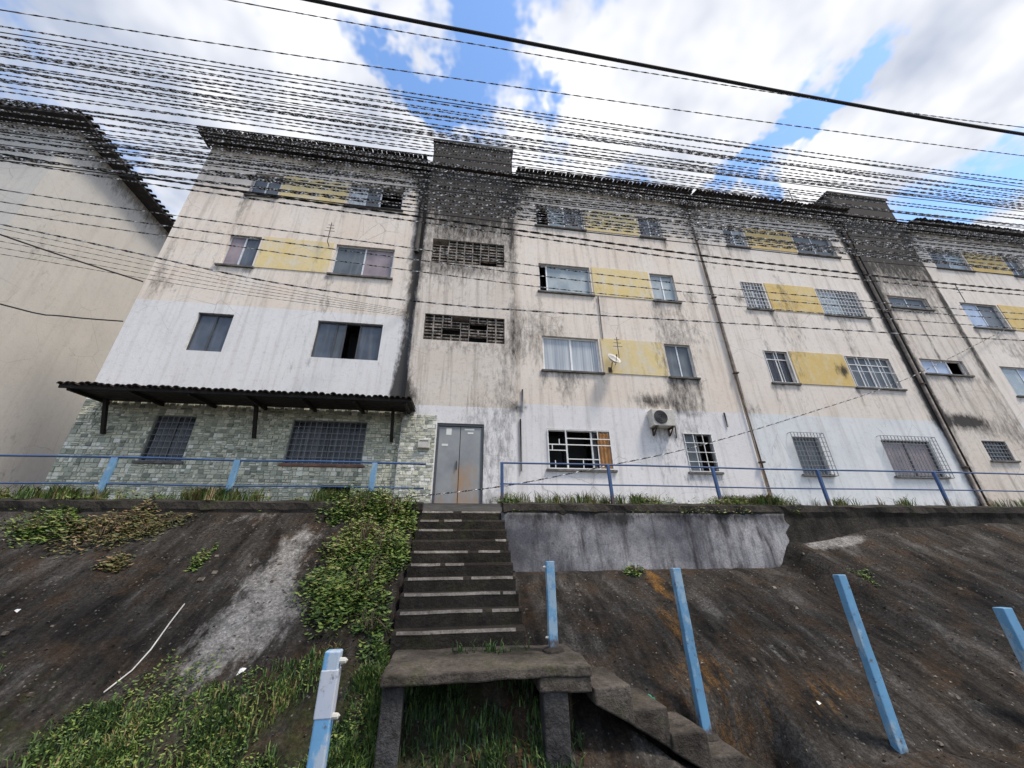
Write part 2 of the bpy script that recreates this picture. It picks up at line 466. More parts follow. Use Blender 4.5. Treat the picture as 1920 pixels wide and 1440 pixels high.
# ---------------------------------------------------------------- mould growth and dark patches on the walls (world x, z)
WINX = [(2.25, 3.95), (6.05, 6.9)]
def mold_at(x, z):
    m = 0.0
    def g(cx, cz, rx, rz, s):
        a = (x-cx)/rx; b = (z-cz)/rz
        q = a*a + b*b
        return s*math.exp(-q) if q < 9 else 0.0
    for cx in (0.0, 16.3):
        lx = x-cx
        for k in range(4):
            zb = (1.02, 3.8, 6.55, 9.35)[k]
            if z < zb:
                d = zb-z
                if d < 1.7:
                    for s in (-1, 1):
                        for (a, b) in WINX:
                            for e, w, st in ((a, .12, .62), (b, .12, .72), ((a+b)/2, .4, .30)):
                                if abs(lx-s*e) < .5: m += st*math.exp(-((lx-s*e)/w)**2)*math.exp(-d/.75)*(.4+.9*abs(ns(s*e*3.1, k*5.3, cx)))
        if abs(lx) < 2.4:   # stair tower: black crown, dark sides
            m += 1.35*sstep(9.2, 10.9, z)*math.exp(-(lx/1.7)**4)
            m += .80*sstep(6.2, 9.8, z)*math.exp(-(lx/1.5)**4)+.05*math.exp(-(lx/1.5)**4)
            m += (.85+.3*ns(z*1.7, 5.))*math.exp(-((lx+1.56+.05*ns(z*2.3, 1.))/.17)**2)*sstep(2.2, 3.4, z)  # dark strip down the left edge of the tower
            m += .34*math.exp(-((lx-1.38)/.14)**2)*sstep(3.4, 5.4, z)
            m += g(cx, 4.3, 1.1, .25, .28) + g(cx, 7.0, 1.2, .25, .3)
    m += .38*sstep(10.6, 11.4, z)
    m += .75*max(0.0, ns(x*.55, z*.3, 13.1)-.1)+.5*max(0., ns(x*1.6, z*.22, 2.2)-.25)
    m += g(-1.5, 2.65, .38, .55, .95) + g(-1.7, 3.3, .18, .8, .4)
    m += g(5.35, 2.98, .62, .22, .62) + g(5.55, 2.0, .5, .22, .35)  # mould above the air conditioner, darker patch just below it
    m += g(7.35, 6.85, .35, .4, .36) + g(9.2, 6.95, .22, .3, .5)
    m += .55*math.exp(-((x-9.62-.06*math.sin(z*2))/.05)**2)*sstep(3.2, 3.9, z)*(1-sstep(5.9, 6.5, z))
    m += g(8.45, 2.85, .3, .25, .45) + g(12.05, 4.35, .22, .22, .75)
    m += .45*math.exp(-((x-14.85)/.17)**2)*(1-sstep(10, 11, z))
    m += .6*math.exp(-((x-15.95)/.05)**2)*sstep(3., 4., z)*(1-sstep(6.6, 7.2, z))
    m += .6*math.exp(-((x-17.55)/.12)**2)*sstep(3.8, 4.6, z)*(1-sstep(7.5, 8.2, z))
    m += g(15.6, 2.75, .8, .22, 1.0) + g(16.4, 2.45, .9, .3, .35)
    m += g(1.55, 2.6, .3, .15, .45) + g(2.0, 2.35, .25, .06, .4)
    m += g(-7.9, 5.7, .35, .3, .3) + g(-8.2, 6.4, .12, 1.6, .35)
    m += ((.55 if x > 8.2 else .34)*(1-sstep(.1, .5, z)))
    m += .16*max(0.0, ns(x*.9, z*.35, 3.3))
    if -8.5 < x < -1.85 and 2.4 < z < 5.2: m *= .4
    if x > 1.6 and z < 2.6 and x < 14.6: m *= .6
    if x < -12: m = .22*sstep(10.4, 11.3, z)
    return m
def wall(name, mat, parent, x0, x1, z0, z1, y, openings=(), depth=.16, step=.11, face='y', flip=False, moldf=mold_at):
    """A wall sheet in fine cells with real openings and their reveals."""
    def cuts(a, b, extra):
        n = max(1, int(round((b-a)/step)))
        c = [a+(b-a)*i/n for i in range(n+1)]
        for e in extra:
            if a < e < b:
                c = [q for q in c if abs(q-e) > step*.3 or q in (a, b)]
                c.append(e)
        return sorted(set(c))
    xs = cuts(x0, x1, [e for o in openings for e in o[:2]])
    zs = cuts(z0, z1, [e for o in openings for e in o[2:4]])
    V, F, A = [], [], []
    for z in zs:
        for x in xs:
            V.append((x, y, z) if face == 'y' else (y, x, z))
            A.append(moldf(x, z) if face == 'y' else moldf(x, z))
    nx = len(xs)
    for j in range(len(zs)-1):
        for i in range(nx-1):
            cx = (xs[i]+xs[i+1])/2; cz = (zs[j]+zs[j+1])/2
            if any(o[0] < cx < o[1] and o[2] < cz < o[3] for o in openings): continue
            q = (j*nx+i, j*nx+i+1, (j+1)*nx+i+1, (j+1)*nx+i)
            F.append(q if not flip else q[::-1])
    for (a, b, c, d) in [o[:4] for o in openings]:
        for (p, q) in (((a, c), (b, c)), ((b, c), (b, d)), ((b, d), (a, d)), ((a, d), (a, c))):
            k = len(V)
            V += [(p[0], y, p[1]), (q[0], y, q[1]), (q[0], y+depth, q[1]), (p[0], y+depth, p[1])]
            A += [.25, .25, .3, .3]
            F.append((k, k+1, k+2, k+3))
    me = bpy.data.meshes.new(name)
    me.from_pydata(V, [], F)
    at = me.attributes.new('mold', 'FLOAT', 'POINT'); at.data.foreach_set('value', A)
    me.materials.append(mat); me.update()
    return link(name, me, parent)
def panel(parent, x0, x1, z0, z1, y, mat, t=.02, ox=0.0):
    n = 10
    V, F, A = [], [], []
    for j in range(n+1):
        for i in range(n+1):
            x = x0+(x1-x0)*i/n; z = z0+(z1-z0)*j/n
            V.append((x, y-t, z)); A.append(mold_at(x+ox, z)*1.1)
    for j in range(n):
        for i in range(n):
            F.append((j*(n+1)+i, j*(n+1)+i+1, (j+1)*(n+1)+i+1, (j+1)*(n+1)+i))
    k = len(V)
    V += [(x0, y, z0), (x1, y, z0), (x1, y, z1), (x0, y, z1)]; A += [0]*4
    c = (0, n, (n+1)*(n+1)-1, n*(n+1))
    for a in range(4): F.append((k+a, k+(a+1) % 4, c[(a+1) % 4], c[a]))
    me = bpy.data.meshes.new('painted_panel'); me.from_pydata(V, [], F)
    at = me.attributes.new('mold', 'FLOAT', 'POINT'); at.data.foreach_set('value', A)
    me.materials.append(mat); me.update()
    return link('painted_panel', me, parent)

def window(parent, x0, x1, z0, z1, y, panes=('g_blue', 'g_blue'), frame='alu', fw=.035, sill='sill', grille=None, transom=0.0, label=None, cage=None, splits=None):
    """Frame mesh with a pane, sill and bars as its pieces. panes: material keys from left to right, 'void' is an open sash."""
    mb = MB(); yf = y+.07; yb = y+.12
    mb.box(x0, x1, yf, yb, z0, z0+fw); mb.box(x0, x1, yf, yb, z1-fw, z1)
    mb.box(x0, x0+fw, yf+.002, yb-.002, z0+fw, z1-fw); mb.box(x1-fw, x1, yf+.002, yb-.002, z0+fw, z1-fw)
    n = len(panes)
    sp = splits or [i/n for i in range(n+1)]
    edges = [x0+fw+(x1-x0-2*fw)*q for q in sp]
    for e in edges[1:-1]: mb.box(e-fw*.55, e+fw*.55, yf+.004, yb-.004, z0+fw, z1-fw)
    zt = z1-transom if transom else z1-fw
    if transom:
        mb.box(x0+fw, x1-fw, yf-.006, yb-.006, zt-fw*.5, zt+fw*.5)
    w = mb.build('window', M[frame], parent)
    if label: w['label'] = label
    for i, p in enumerate(panes):
        a, b = edges[i]+(fw*.55 if i else 0), edges[i+1]-(fw*.55 if i < n-1 else 0)
        if p == 'void':
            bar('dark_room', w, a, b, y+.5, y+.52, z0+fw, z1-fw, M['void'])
            continue
        dy = .012 if i % 2 else .0
        bar('pane', w, a, b, y+.09+dy, y+.10+dy, z0+fw, (zt-fw*.5) if transom else z1-fw, M[p])
        if transom: bar('pane', w, a, b, y+.088, y+.096, zt+fw*.5, z1-fw, M[p])
    if sill:
        bar('sill', w, x0-.07, x1+.07, y-.06, y+.10, z0-.055, z0-.003, M[sill])
    if grille:
        mat, nv, nh, t, off = grille
        ya = y+off
        for i in range(nv+1):
            e = x0+.015+(x1-x0-.03)*i/nv
            bar('bar', w, e-t/2, e+t/2, ya, ya+t, z0+.004, z1-.004, M[mat])
        for j in range(nh+1):
            e = z0+.015+(z1-z0-.03)*j/nh
            bar('bar', w, x0+.003, x1-.003, ya-t*.7, ya-.001, e-t/2, e+t/2, M[mat])
    if cage:
        mat, nv, nh, t, off, mg = cage
        a, b, c, d = x0-mg, x1+mg, z0-mg*.5, z1+mg
        ya = y-off
        for i in range(nv+1):
            e = a+(b-a)*i/nv
            bar('bar', w, e-t/2, e+t/2, ya, ya+t, c, d, M[mat])
        for j in range(nh+1):
            e = c+(d-c)*j/nh
            bar('bar', w, a, b, ya-t, ya-.001, e-t/2, e+t/2, M[mat])
        for e in (a, b):
            for zz in (c, d): bar('bar', w, e-t/2, e+t/2, ya+t, y-.001, zz-t/2, zz+t/2, M[mat])
    return w

# ---------------------------------------------------------------- terrain
def ztop(x):
    if x < -.6: return -.22
    if x < .9: return -.5
    if x < 6.3: return -1.2
    if x < 7.1: return -1.2+.45*sstep(6.3, 6.8, x)
    return -.75+.32*sstep(7.4, 9.8, x)+.05*math.sin(x*1.7)
def terr(x, y):
    zt = ztop(x); low = -2.75
    t = min(max((-1.72-y)/3.3, 0.0), 1.0)
    p = 1.0 if x < 0 else (1.3 if x < 6.8 else 1.05)
    z = zt+(low-zt)*t**p
    if -.75 < x < 1.0 and y > -4.1:   # trench under the stairs
        w = sstep(-.75, -.6, x)*(1-sstep(.88, 1.0, x))
        z = min(z, z+( -.25-(-1.42-y)*.70-.25 - z)*w) if w > 0 else z
    if 1.2 < x < 3.6 and y < -4.35:
        w = sstep(1.2, 1.36, x)*(1-sstep(3.3, 3.6, x))*sstep(4.35, 4.5, -y)
        z = z+(min(z, -2.3-(x-1.38)*.543)-z)*w
    n = .07*ns(x*1.1, y*1.1)+.045*ns(x*3.1, y*3.1, 2)+.022*ns(x*8, y*8, 5)
    return z+n*sstep(0, .06, t)
def blobs(x, y, L):
    return sum(s*math.exp(-(((x-cx)/rx)**2+((y-cy-k*(x-cx))/ry)**2)) for (cx, cy, rx, ry, k, s) in L)
PALE = [(-2.42, -2.3, .25, .30, 0, .6), (-2.45, -2.9, .30, .5, .0, .8), (-2.25, -3.5, .45, .45, .0, .85), (-2.5, -3.9, .35, .3, 0, .7), (-3.4, -1.9, .5, .25, 0, .35), (7.75, -1.84, .6, .13, -.05, 1.7), (4.3, -3.9, .5, .25, 0, .3), (9.9, -2.4, .5, .12, .1, .35), (6.1, -4.6, .6, .3, 0, .2)]
RUST = [(3.55, -2.05, .11, .25, 0, .95), (3.40, -2.5, .14, .45, 0, .75), (3.1, -3.3, .22, .5, 0, .55), (2.95, -4.2, .5, .5, 0, .42), (4.1, -4.5, .7, .35, 0, .35), (5.2, -3.2, .15, .5, 0, .3), (.6, -4.9, .5, .5, 0, .45)]
MOSS = [(-5.2, -2.3, 1.2, .5, 0, .3), (-3., -4.6, 2.5, .6, 0, .55), (6.5, -3.5, 1.5, .8, 0, .22), (0., -4.6, .8, .6, 0, .5), (-1.2, -3.4, .5, 1.2, 0, .4), (9., -3., 2., 1., 0, .2)]
def terrain():
    xs = [-60, -40, -25, -18]+[-14+.065*i for i in range(int(32/.065)+1)]+[22, 30, 45, 70]
    ys = [-1.70-.06*i for i in range(int(3.9/.06)+1)]
    V, F, P, R, G = [], [], [], [], []
    for y in ys:
        for x in xs:
            V.append((x, y, terr(x, y)))
            P.append(blobs(x, y, PALE)); R.append(blobs(x, y, RUST)); G.append(blobs(x, y, MOSS))
    nx = len(xs)
    for j in range(len(ys)-1):
        for i in range(nx-1):
            F.append((j*nx+i, (j+1)*nx+i, (j+1)*nx+i+1, j*nx+i+1))
    me = bpy.data.meshes.new('embankment'); me.from_pydata(V, [], F)
    for n_, d in (('pale', P), ('rust', R), ('moss', G)):
        at = me.attributes.new(n_, 'FLOAT', 'POINT'); at.data.foreach_set('value', d)
    me.polygons.foreach_set('use_smooth', [True]*len(F))
    me.materials.append(M['slope']); me.update()
    tag(link('embankment', me), 'dark mossy sprayed concrete embankment below the apartment blocks', kind='structure')
    # upper terrace and lower ground
    mb = MB(); mb.quad((-400, -1.45, -.004), (400, -1.45, -.004), (400, 500, -.004), (-400, 500, -.004))
    tag(mb.build('terrace_paving', M['paving']), 'narrow paved terrace in front of the apartment blocks', kind='structure')
    mb = MB(); mb.quad((-400, -500, -2.85), (400, -500, -2.85), (400, -5.0, -2.85), (-400, -5.0, -2.85))
    tag(mb.build('street_ground', M['street']), 'dark dirty ground at the foot of the embankment', kind='structure')
terrain()
def kerb(name, x0, x1, label, drop):
    """The terrace edge: a rough mouldy band of concrete."""
    n = int((x1-x0)/.12); V, F = [], []
    prof = [(-1.42, .0), (-1.62, .0), (-1.70, -.04), (-1.71, -.16), (-1.66, -.26), (-1.62, drop)]
    for i in range(n+1):
        x = x0+(x1-x0)*i/n
        for k, (py, pz) in enumerate(prof):
            w = .045*ns(x*1.7, k*1.3)+.025*ns(x*5, k*2.)+.012*ns(x*13, k*3.)
            V.append((x, py+w*(k > 0), pz+w*.8*(0 < k < 5)))
    m = len(prof)
    for i in range(n):
        for k in range(m-1):
            a = i*m+k; F.append((a, a+1, a+m+1, a+m))
    for s in (0, n): F.append(tuple(s*m+k for k in (range(m) if s == 0 else range(m-1, -1, -1))))
    me = bpy.data.meshes.new(name); me.from_pydata(V, [], F); me.materials.append(M['kerb']); me.update()
    return tag(link(name, me), label, kind='structure')
kerb('terrace_kerb', -40, -.62, 'mouldy concrete edge of the terrace left of the stairs', -.5)
kerb('terrace_kerb', .9, 60, 'mouldy concrete edge of the terrace right of the stairs', -1.9)
def retaining_wall():
    n, m = 90, 22
    V, F, A = [], [], []
    for j in range(m+1):
        for i in range(n+1):
            x = .86+6.0*i/n+(.12*ns(j*.35, 2.)+.06*ns(j*1.1, 5.))*sstep(.9, 1., i/n)
            z = -.20-(1.25+.05*ns(x*1.3, 4))*j/m
            end = .35*max(0, (x-6.2))*j/m
            y = -1.70-.12*j/m+.03*ns(x*1.6, z*1.6)+.012*ns(x*6, z*6)
            V.append((x-end, y, z))
            A.append(.62*(1-sstep(-.55, -.25, -abs(z+.2)))*1.0 if False else .55*sstep(-.55, -.22, z)+.30*(1-sstep(-1.25, -1.0, z))+.45*ns(x*.9, z*1.4, 7)+.5*max(0, ns(x*2.3, z*2.6, 17)))
    for j in range(m):
        for i in range(n):
            a = j*(n+1)+i; F.append((a, a+n+1, a+n+2, a+1))
    k = len(V)   # body behind
    V += [(.86, -1.5, -.2), (6.86, -1.5, -.2), (.86, -1.5, -1.5), (6.5, -1.5, -1.5)]; A += [0]*4
    me = bpy.data.meshes.new('retaining_wall')
    left = [j*(n+1) for j in range(m+1)]; right = [j*(n+1)+n for j in range(m+1)]
    F.append(tuple([k]+[k+2]+left[::-1])); F.append(tuple([k+3, k+1]+right))
    F.append(tuple([k+1, k]+[i for i in range(n+1)]))
    me.from_pydata(V, [], F)
    at = me.attributes.new('mold', 'FLOAT', 'POINT'); at.data.foreach_set('value', A)
    me.polygons.foreach_set('use_smooth', [len(p.vertices) == 4 for p in me.polygons])
    me.materials.append(M['wallgrey']); me.update()
    tag(link('retaining_wall', me), 'rough grey rendered retaining wall right of the concrete stairs', 'retaining wall')
retaining_wall()

# ---------------------------------------------------------------- apartment blocks
BASE = [(1.02, 2.08), (3.80, 4.93), (6.55, 7.68), (9.35, 10.35)]
W4 = (8.15, 6.0)
def half_tile(mat, r=.105, ln=.55, n=6):
    mb = MB()
    for j in range(2):
        for i in range(n+1):
            a = math.pi*i/n
            rr = r*(1.0 if j == 0 else .85)
            mb.v.append((-rr*math.cos(a), -ln/2+ln*j, rr*math.sin(a)*.8))
    for j in range(2):
        for i in range(n+1):
            a = math.pi*i/n
            rr = (r-.016)*(1.0 if j == 0 else .85)
            mb.v.append((-rr*math.cos(a), -ln/2+ln*j, rr*math.sin(a)*.8))
    m = n+1
    for i in range(n):
        mb.f.append((i, i+m, i+m+1, i+1)); mb.f.append((2*m+i, 2*m+i+1, 3*m+i+1, 3*m+i))
        mb.f.append((i, i+1, 2*m+i+1, 2*m+i))
    mb.f.append((0, 2*m, 3*m, m)); mb.f.append((n, m+n, 3*m+n, 2*m+n))
    return mb.mesh('barrel_tile', mat)
TILE = half_tile(M['rooftile'], .07)
ATILE = half_tile(M['awntile'], .062, .5)
def eave(root, x0, x1, end_l=False, end_r=False):
    """Dark soffit, fascia and the row of clay tiles at the roof edge."""
    n = int((x1-x0)/.4)
    mb = MB()
    V = []
    for i in range(n+1):
        x = x0+(x1-x0)*i/n
        w = .02*ns(x*2, 1.5)
        V += [(x, .02, 11.38), (x, -.50, 11.28+w), (x, -.53, 11.31+w), (x, .02, 11.50)]
    mb.v = V
    for i in range(n):
        a = i*4
        for k in range(4): mb.f.append((a+k, a+(k+1) % 4, a+4+(k+1) % 4, a+4+k))
    mb.f.append((0, 3, 2, 1)); mb.f.append((n*4, n*4+1, n*4+2, n*4+3))
    so = mb.build('eave_soffit', M['eave'], root)
    # rafter ends under the soffit
    k = int((x1-x0)/.62)
    for i in range(k+1):
        x = x0+.1+(x1-x0-.2)*i/k
        bar('rafter', so, x-.03, x+.03, -.46, -.01, 11.22, 11.275, M['eave'])
    k = int((x1-x0)/.148)
    for i in range(k+1):
        x = x0+.1+(x1-x0-.2)*i/k
        link('roof_tile', TILE, so, (x, -.36+random.uniform(-.03, .03), 11.36+random.uniform(-.012, .012)), (math.radians(14), 0, random.uniform(-.05, .05)))
def roof(root, x0, x1, d=8.4, y0=-.3, z0=11.42):
    mb = MB()
    r = z0+1.5
    a, b = x0-.1, x1+.1
    mb.v = [(a, y0, z0), (b, y0, z0), (b, d+.5, z0), (a, d+.5, z0), (a+1.5, d/2, r), (b-1.5, d/2, r)]
    mb.f = [(0, 1, 5, 4), (1, 2, 5), (2, 3, 4, 5), (3, 0, 4), (3, 2, 1, 0)]
    return mb.build('roof', M['rooftile'], root)
def lattice(root, z0, z1, ncol, nrow, x0=-1.13, x1=1.13, y=-.12, broken=()):
    """Stairwell vent of pierced concrete blocks."""
    g = bar('vent_backing', root, x0, x1, y+.55, y+.57, z0, z1, M['void'])
    gw = (x1-x0)/ncol; gh = (z1-z0)/nrow; t = .020
    mb = MB()
    mb.box(-gw/2, gw/2, 0, .10, -gh/2, -gh/2+t); mb.box(-gw/2, gw/2, 0, .10, gh/2-t, gh/2)
    mb.box(-gw/2, -gw/2+t, .002, .098, -gh/2+t, gh/2-t); mb.box(gw/2-t, gw/2, .002, .098, -gh/2+t, gh/2-t)
    mb.hexa([(-gw/2+t, .01, -.02), (gw/2-t, .01, -.02), (gw/2-t, .09, -.06), (-gw/2+t, .09, -.06), (-gw/2+t, .01, .02), (gw/2-t, .01, .02), (gw/2-t, .09, -.02), (-gw/2+t, .09, -.02)])
    me = mb.mesh('pierced_block', M['tower'])
    V = len(me.vertices)
    at = me.attributes.new('mold', 'FLOAT', 'POINT'); at.data.foreach_set('value', [.62]*V)
    for j in range(nrow):
        for i in range(ncol):
            if (i, j) in broken: continue
            link('pierced_block', me, root, (x0+gw*(i+.5), y+.03, z0+gh*(j+.5)))
def air_conditioner(x, z, y, w, h, d, label):
    r = empty('air_conditioner', (x, y, z))
    MB().box(-w/2, w/2, -d, -.02, 0, h).build('housing', M['plastic'], r, bevel=.015)
    fx = -w*.14; fr = h*.40
    mb = MB()
    for k in range(1, 5):
        rr = fr*k/4; pts = [(fx+rr*math.cos(a*math.pi/12), -d-.012, h/2+rr*math.sin(a*math.pi/12)) for a in range(25)]
        mb.tube(pts, .006, 4, False)
    mb.build('fan_guard', M['fan'], r)
    mb = MB(); n = 24
    mb.v = [(fx, -d-.004, h/2)]+[(fx+fr*math.cos(2*math.pi*k/n), -d-.004, h/2+fr*math.sin(2*math.pi*k/n)) for k in range(n)]
    mb.f = [(0, 1+k, 1+(k+1) % n) for k in range(n)]
    mb.build('fan', M['fan'], r)
    for s in (-1, 1):
        mb = MB(); xx = s*w*.36
        mb.box(xx-.02, xx+.02, -d-.03, 0, -.045, -.003); mb.box(xx-.018, xx+.018, -.035, 0, -h*.45, -.045)
        mb.hexa([(xx-.015, -.06, -h*.44), (xx+.015, -.06, -h*.44), (xx+.015, -.03, -h*.44), (xx-.015, -.03, -h*.44), (xx-.015, -d+.02, -.045), (xx+.015, -d+.02, -.045), (xx+.015, -d+.05, -.045), (xx-.015, -d+.05, -.045)])
        mb.build('bracket', M['rustmetal'], r)
    MB().tube([(w/2, -d*.5, h*.4), (w/2+.08, -d*.4, h*.35), (w/2+.1, -.05, h*.1), (w/2+.1, -.02, -.25)], .018, 6).build('hose', M['fan'], r)
    return tag(r, label, 'air conditioner')

def door(root):
    mb = MB()   # frame
    mb.box(-.56, -.50, -.10, -.02, 0, 2.02); mb.box(.54, .60, -.10, -.02, 0, 2.02); mb.box(-.56, .60, -.105, -.015, 2.02, 2.09)
    d = mb.build('door', M['darkframe'], root, bevel=.008); d['label'] = 'grey steel double door with rust near the bottom'
    for a, b, nm in ((-.50, .012, 'l'), (.028, .54, 'r')):
        n, m = 8, 24
        V, F, A = [], [], []
        for j in range(m+1):
            for i in range(n+1):
                x = a+(b-a)*i/n; z = .02+1.99*j/m
                V.append((x, -.075, z))
                A.append(.42*math.exp(-((x-.2)/.28)**2-((z-.75)/.4)**2)+.3*math.exp(-(z/.35)**2)+.25*math.exp(-((x-.02)/.05)**2)*(z < 1.0))
        for j in range(m):
            for i in range(n): F.append((j*(n+1)+i, j*(n+1)+i+1, (j+1)*(n+1)+i+1, (j+1)*(n+1)+i))
        k = len(V); V += [(a, -.035, .02), (b, -.035, .02), (b, -.035, 2.01), (a, -.035, 2.01)]; A += [0]*4
        c = (0, n, (n+1)*(m+1)-1, m*(n+1))
        for q in range(4): F.append((k+q, k+(q+1) % 4, c[(q+1) % 4], c[q]))
        me = bpy.data.meshes.new('door_leaf'); me.from_pydata(V, [], F)
        at = me.attributes.new('mold', 'FLOAT', 'POINT'); at.data.foreach_set('value', A)
        me.materials.append(M['door']); me.update(); link('door_leaf', me, d)
    bar('handle', d, -.05, -.03, -.115, -.08, .95, 1.15, M['rustmetal'])
    bar('notice', d, -.33, -.20, -.079, -.0765, 1.80, 1.97, M['paper'])
    bar('notice', d, -.42, -.27, -.079, -.0765, 1.52, 1.57, M['paper'])
    bar('notice', d, .12, .36, -.079, -.0765, 1.93, 1.97, M['paper'])
    bar('notice', d, .20, .34, -.079, -.0765, 1.84, 1.88, M['paper'])
    # interior closer behind door frame
    bar('backing_board', d, -.50, .54, -.03, .0, 0.01, 2.08, M['void'])

def cladding(root, x0, x1, z0, z1, y, holes):
    mb = MB(); z = z0
    rnd = random.Random(3)
    while z < z1-.02:
        h = min(rnd.uniform(.05, .11), z1-z)
        x = x0-rnd.uniform(0, .2)
        while x < x1:
            w = rnd.uniform(.05, .15)
            a, b = max(x, x0), min(x+w, x1)
            if b-a > .02:
                segs = [(a, b)]
                for (ha, hb, hc, hd) in holes:
                    if z < hd and z+h > hc:
                        ns_ = []
                        for (p, q) in segs:
                            if q <= ha or p >= hb: ns_.append((p, q))
                            else:
                                if p < ha-.03: ns_.append((p, ha))
                                if q > hb+.03: ns_.append((hb, q))
                        segs = ns_
                pcs = []
                for (p, q) in segs:
                    if q-p < .03: continue
                    if h > .07 and rnd.random() < .4:
                        k_ = h*rnd.uniform(.35, .65); pcs += [(p, q, z, k_), (p, q, z+k_, h-k_)]
                    else: pcs.append((p, q, z, h))
                zz0, hh0 = z, h
                for (p, q, z, h) in pcs:
                    g = .004; t = rnd.uniform(.006, .026); j = lambda: rnd.uniform(-.006, .006)
                    sh = min(1, max(0, rnd.gauss(.52, .28)))
                    i = len(mb.v)
                    mb.v += [(p+g, y, z+g), (q-g, y, z+g), (q-g, y, z+h-g), (p+g, y, z+h-g),
                             (p+g+.006+j()*.5, y-t, z+g+.006+j()*.5), (q-g-.006+j()*.5, y-t, z+g+.006+j()*.5), (q-g-.006+j()*.5, y-t, z+h-g-.006+j()*.5), (p+g+.006+j()*.5, y-t, z+h-g-.006+j()*.5)]
                    mb.f += [(i+4, i+5, i+6, i+7), (i, i+1, i+5, i+4), (i+1, i+2, i+6, i+5), (i+2, i+3, i+7, i+6), (i+3, i, i+4, i+7)]
                    mb.shade += [sh]*5
                z, h = zz0, hh0
            x += w
        z += h
    o = mb.build('stone_cladding', M['clad'], root); o['kind'] = 'stuff'
    return o

def awning(root):
    x0, x1 = -8.12, -1.12
    aw = None
    # underside boards
    n = 6
    for k in range(n):
        ya = -.03-.95*k/n; yb = -.03-.95*(k+1)/n+.012
        za = 2.37-.08*k/n; zb = 2.37-.08*(k+1)/n
        mb = MB()
        mb.hexa([(x0, yb, zb), (x1, yb, zb), (x1, ya, za), (x0, ya, za), (x0, yb, zb+.025), (x1, yb, zb+.025), (x1, ya, za+.025), (x0, ya, za+.025)])
        if aw is None:
            aw = mb.build('awning', M['wood'], root); aw['label'] = 'dark tiled lean-to awning over the ground floor windows'
        else: mb.build('board', M['wood'], aw)
    MB().box(x0, x1, -1.02, -.985, 2.255, 2.345).build('fascia', M['wood'], aw)
    for k in range(7):
        x = x0+.15+(x1-x0-.3)*k/6
        mb = MB(); mb.hexa([(x-.03, -.97, 2.22), (x+.03, -.97, 2.22), (x+.03, -.01, 2.29), (x-.03, -.01, 2.29), (x-.03, -.97, 2.285), (x+.03, -.97, 2.285), (x+.03, -.01, 2.362), (x-.03, -.01, 2.362)])
        mb.build('rafter', M['wood'], aw)
    k = int((x1-x0)/.125)
    for i in range(k+1):
        x = x0+.05+(x1-x0-.1)*i/k
        for q in range(2):
            link('awning_tile', ATILE, aw, (x, -.84+.46*q+random.uniform(-.03, .03), 2.345+.06*q+random.uniform(-.01, .015)), (math.radians(6.), 0, random.uniform(-.04, .04)))
    for x in (-7.75, -4.68, -1.62):
        mb = MB()
        mb.hexa([(x-.035, -.10, 1.58), (x+.035, -.10, 1.58), (x+.035, -.035, 1.58), (x-.035, -.035, 1.58), (x-.035, -.40, 2.30), (x+.035, -.40, 2.30), (x+.035, -.32, 2.30), (x-.035, -.32, 2.30)])
        mb.build('bracket', M['wood'], aw)

